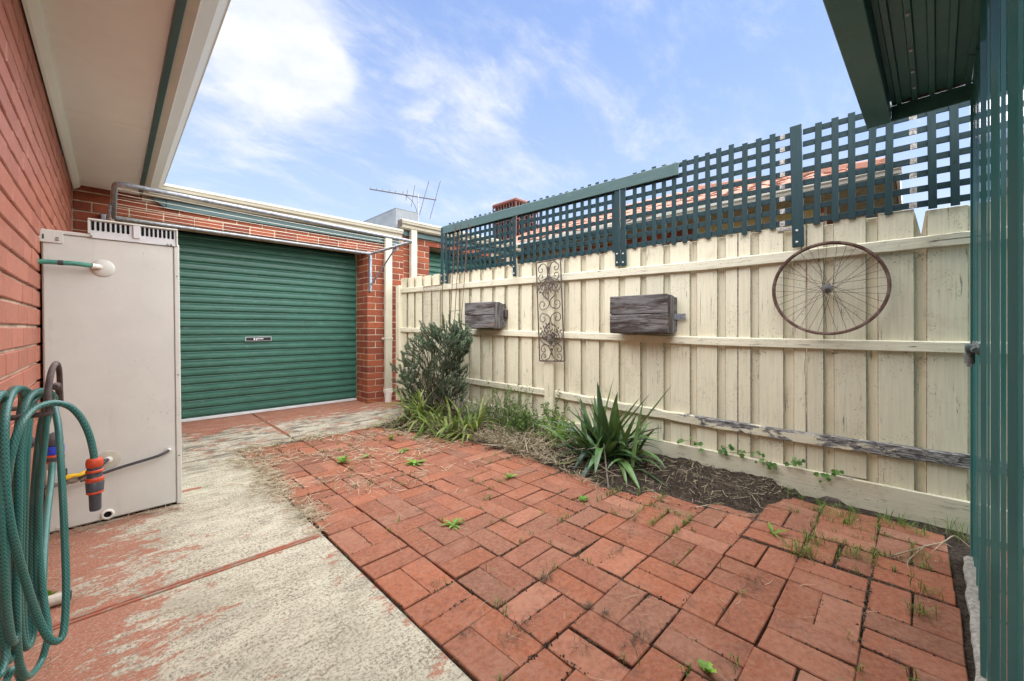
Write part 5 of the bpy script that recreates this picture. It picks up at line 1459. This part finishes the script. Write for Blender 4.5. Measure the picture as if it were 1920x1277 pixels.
tuft(1718, 1002, 28, .09, 'grass tuft at the foot of the plinth above the forked twig')
tuft(1735, 1050, 24, .07, 'grass tuft standing beside the forked twig', .003, .03)
tuft(1565, 968, 40, .08, 'grass tuft against the plinth with creeping stems', .003, .05)
tuft(1620, 985, 40, .06, 'low grass strip under the chipped plinth edge', .003, .06)
tuft(1678, 985, 34, .085, 'bright tuft beside the chip in the plinth board', .004, .03)
tuft(1800, 1010, 40, .10, 'dark grass tuft in the corner between plinth and shed', .003, .05)
tuft(1220, 870, 26, .09, 'green tuft at the plinth behind the sword leaves', .004, .03)
tuft(1330, 882, 30, .08, 'fresh green weed tuft in the soil below the plinth', .006, .03)
tuft(1410, 905, 24, .07, 'smaller green weed tuft further along the plinth soil', .006, .03)
tuft(1470, 925, 20, .06, 'little weed tuft at the end of the bare soil', .005, .03)
tuft(905, 1052, 0, .05, '') if False else None

# grass, straw and crumbs nobody could count
def in_bed(x, y): return x > bed_edge(y)
g = MB()
for k in range(1100):
    x, y, vert = pav_list[R.randrange(len(pav_list))]
    # along the edges of a paver
    if x > 1.9 and y < 1.2: cnt = 2
    else: cnt = 1 if R.random() < .38 else 0
    for c_ in range(cnt):
        if R.random() < .5: b = V((x+(.059 if vert else .1175), y+R.uniform(-.1, .1), -.008))
        else: b = V((x+R.uniform(-.1, .1), y+(.1175 if vert else .059), -.008))
        if mnoise.noise(b*2.2) < .0: continue
        for q in range(R.randrange(2, 7)):
            g.cur = R.random(); blade(g, b+V((R.gauss(0, .007), R.gauss(0, .007), 0)), R.uniform(0, 6.283), R.uniform(.012, .045), .0032, RAD(R.uniform(30, 85)), 1.0, 0, 3)
g.build('joint_grass', M_grass, kind='stuff')
g = MB()
for k in range(11000):                                      # dark crumbs and moss filling the joints
    x, y, vert = pav_list[R.randrange(len(pav_list))]
    if R.random() < .5: b = V((x+R.choice((-1, 1))*(.0595 if vert else .118)+R.gauss(0, .004), y+R.uniform(-.118, .118), -.003))
    else: b = V((x+R.uniform(-.118, .118), y+R.choice((-1, 1))*(.118 if vert else .0595)+R.gauss(0, .004), -.003))
    nn = mnoise.noise(b*3.1)
    if nn < .0: continue
    g.cur = R.random(); r = R.uniform(.0014, .0046)*(1+nn); d = rv().normalized(); s = d.orthogonal().normalized()
    k0 = len(g.v); g.v += [b+d*r, b-d*r*.6+s*r, b-d*r*.5-s*r, b+V((0, 0, r*1.3))]; g.a += [g.cur]*4; g.f += [(k0, k0+1, k0+3), (k0+1, k0+2, k0+3), (k0+2, k0, k0+3)]
for k in range(2600):                                      # clods and litter on the bed
    y = R.uniform(.5, 3.9); x = bed_edge(y)+R.uniform(-.16, .62)
    if x > 2.95: continue
    b = V((x, y, soil_z(x, y)+.003)); g.cur = R.random(); r = R.uniform(.002, .010); d = rv().normalized(); s = d.orthogonal().normalized()
    k0 = len(g.v); g.v += [b+d*r, b-d*r*.6+s*r, b-d*r*.5-s*r, b+V((0, 0, r))]; g.a += [g.cur]*4; g.f += [(k0, k0+1, k0+3), (k0+1, k0+2, k0+3), (k0+2, k0, k0+3), (k0, k0+2, k0+1)]
for k in range(1500):                                       # the wide dirt joints by the shed
    y = R.uniform(-.10, .62); x = R.choice((2.157, 2.40))+R.gauss(0, .007); 
    if R.random() < .5: x, y = R.uniform(2.0, 2.85), R.choice((.352, .118, .586))+R.gauss(0, .005)
    if x > 2.9: continue
    b = V((x, y, -.002)); g.cur = R.random(); r = R.uniform(.0014, .0042); d = rv().normalized(); s = d.orthogonal().normalized()
    k0 = len(g.v); g.v += [b+d*r, b-d*r*.6+s*r, b-d*r*.5-s*r, b+V((0, 0, r))]; g.a += [g.cur]*4; g.f += [(k0, k0+1, k0+3), (k0+1, k0+2, k0+3), (k0+2, k0, k0+3)]
g.build('joint_crumbs', M_moss, kind='stuff')

g = MB()
def straw(x, y, L, z0, tilt, w_=.0022, lo=0.0):
    w_ *= max(.7, min(1.9, (x+y)/2.8))
    az = R.uniform(0, 6.283); d = V((math.cos(az), math.sin(az), tilt)).normalized(); b = V((x, y, z0)); k = rv(.18); k.z *= .25
    P = [b, b+d*L*.35+k*L*.35, b+d*L*.7+k*L*.2, b+d*L]
    for q in P: q.z = max(q.z, gz(q.x, q.y)+.002 if q.x > 1.9 else .003)
    g.cur = R.uniform(lo, 1); g.strip(P, [w_, w_*1.1, w_, w_*.5], V((-d.y, d.x, R.gauss(0, .5))))
for k in range(2500):                                      # thatch between the strap leaves and the sword leaves
    y = R.uniform(1.75, 3.9) if R.random() < .45 else R.gauss(2.45, .35); x = bed_edge(y)+abs(R.gauss(0, .18))-.07
    if x > 2.85: continue
    straw(x, y, R.uniform(.05, .18), gz(x, y)+R.uniform(0, .05), R.uniform(-.2, .75), R.uniform(.0015, .003))
for k in range(620):                                       # thin straw on the bare soil
    y = R.uniform(.55, 1.8); x = bed_edge(y)+R.uniform(-.12, .55)
    if x > 2.93: continue
    straw(x, y, R.uniform(.02, .11), gz(x, y)+.003, R.uniform(-.05, .35), R.uniform(.0012, .0024))
for k in range(5200):                                      # blown along the seam of path and pavers and over the far pavers
    q = R.random()
    if q < .32: y = R.uniform(2.0, 3.95); x = .745+R.gauss(0, .028+.022*(y-2))
    elif q < .84: y = 2.2+1.75*R.random()**.7; x = R.uniform(.72, 2.25)
    elif q < .9: x = R.uniform(.6, 2.2); y = 3.92+R.gauss(0, .06)
    else: y = R.uniform(2.6, 3.9); x = .735-abs(R.gauss(0, .25))
    if mnoise.noise(V((x*2.6, y*2.6, 3)))+mnoise.noise(V((x*7, y*7, 9)))*.7 < (-.05 if q > .32 else -.2): continue
    if x < -.2: continue
    straw(x, y, R.uniform(.025, .11), .004+R.uniform(0, .006), R.uniform(-.03, .22), R.uniform(.0014, .0026), .45)
for k in range(210):
    x = R.uniform(.8, 2.8); y = R.uniform(-.1, 2.3)
    if x+y < 1.3 or in_bed(x, y): continue
    straw(x, y, R.uniform(.015, .08), .005, R.uniform(0, .1), R.uniform(.001, .002))
for k in range(170):                                       # dead grass against the foot of the heater and the wall
    x = R.uniform(-.22, .28); straw(x, 2.93-abs(R.gauss(0, .025)), R.uniform(.02, .09), .004, R.uniform(0, .5), .0016)
for k in range(150): straw(R.uniform(1.2, 2.0)*0-.20+abs(R.gauss(0, .05)), R.uniform(1.5, 2.9), R.uniform(.02, .08), .004, R.uniform(0, .5), .0018)
g.build('dry_straw', M_straw, kind='stuff')
# fallen forked twig by the shed
def Z(px, py, z=.012): return atZ(px, py, z)
tw = empty('fallen_twig', tuple(Z(1745, 1030, 0)), 'pale forked dead twig lying across the pavers near the shed', 'twig')
g = MB()
for l, r in (([(1668, 1043), (1705, 1037), (1735, 1025), (1768, 1016), (1790, 1008), (1815, 1022), (1828, 1034)], .0034), ([(1768, 1016), (1752, 1036), (1741, 1043)], .002), ([(1735, 1025), (1706, 1050), (1701, 1060), (1706, 1068)], .0028), ([(1768, 1016), (1785, 1026)], .0018)):
    P = spline([Z(*q)+V((0, 0, R.uniform(-.003, .012))) for q in l], 4); g.tube(P, [r*(1-.5*i/len(P)) for i in range(len(P))], 5)
g.build('branches', M_straw, tw, True)
# brown moss strands left lying on the nearest pavers
g = MB()
for px, py, n, s in ((968, 1185, 90, .03), (1095, 1210, 40, .02), (1040, 1185, 0, .02), (1190, 1200, 90, .03), (1410, 1095, 90, .035), (1160, 1030, 60, .03), (1180, 1000, 60, .03), (1020, 1085, 70, .015), (1100, 1138, 50, .012), (1135, 1152, 30, .01), (1190, 975, 60, .02), (790, 955, 50, .02), (880, 1180, 25, .015), (1350, 1150, 30, .03), (820, 1090, 16, .015)):
    c = atZ(px, py, .003)
    for k in range(n):
        p = c+V((R.gauss(0, s*1.4), R.gauss(0, s*.6), abs(R.gauss(0, .004)))); d = V((R.gauss(0, 1), R.gauss(0, 1), R.gauss(0, .3))).normalized(); L = R.uniform(.006, .028); g.cur = R.random()
        g.strip([p, p+d*L*.5+rv(.002), p+d*L], [.0012, .0014, .0008], d.cross(V((0, 0, 1))).normalized())
g.build('dead_moss', M_stem, kind='stuff')
# weeds at the foot of the house wall behind the hose
def wallweed(px, py, d, n, label):
    p = atD(px, py, d); p.z = max(p.z, 0); o = empty('wall_weed', tuple(p), label, 'weed', 'weeds at the foot of the house wall')
    for k in range(n):
        g = MB(); g.cur = R.random(); dd = (rv()+V((.4, -.2, .5))).normalized(); s = dd.cross(rv()).normalized(); L = R.uniform(.03, .05); q = p+rv(.012); q.z = abs(q.z)
        g.strip([q, q+dd*L*.3, q+dd*L*.7, q+dd*L], [.006, .024, .026, .004], s, .2); g.build('leaf', M_weed, o, True)
w1 = atZ(78, 1128, 0); wallweed(78, 1122, (w1-CAM).dot(V((.70711, .70711, 0))), 7, 'broad-leaved weed behind the hanging hose beside the pipe stub')
p = V((-.20, 1.45, 0)); o = empty('grass_tuft', tuple(p), 'thin pale grass tuft at the foot of the house wall behind the hose', 'grass tuft', 'grass tufts in the paving'); g = MB()
for k in range(40): g.cur = R.random(); blade(g, p+V((R.gauss(0, .02), R.gauss(0, .05), 0)), R.uniform(-1.5, 1.5), R.uniform(.05, .16), .003, RAD(R.uniform(40, 85)), R.uniform(.4, 1.6), 0, 5)
g.build('blades', M_grass, o, kind='stuff')
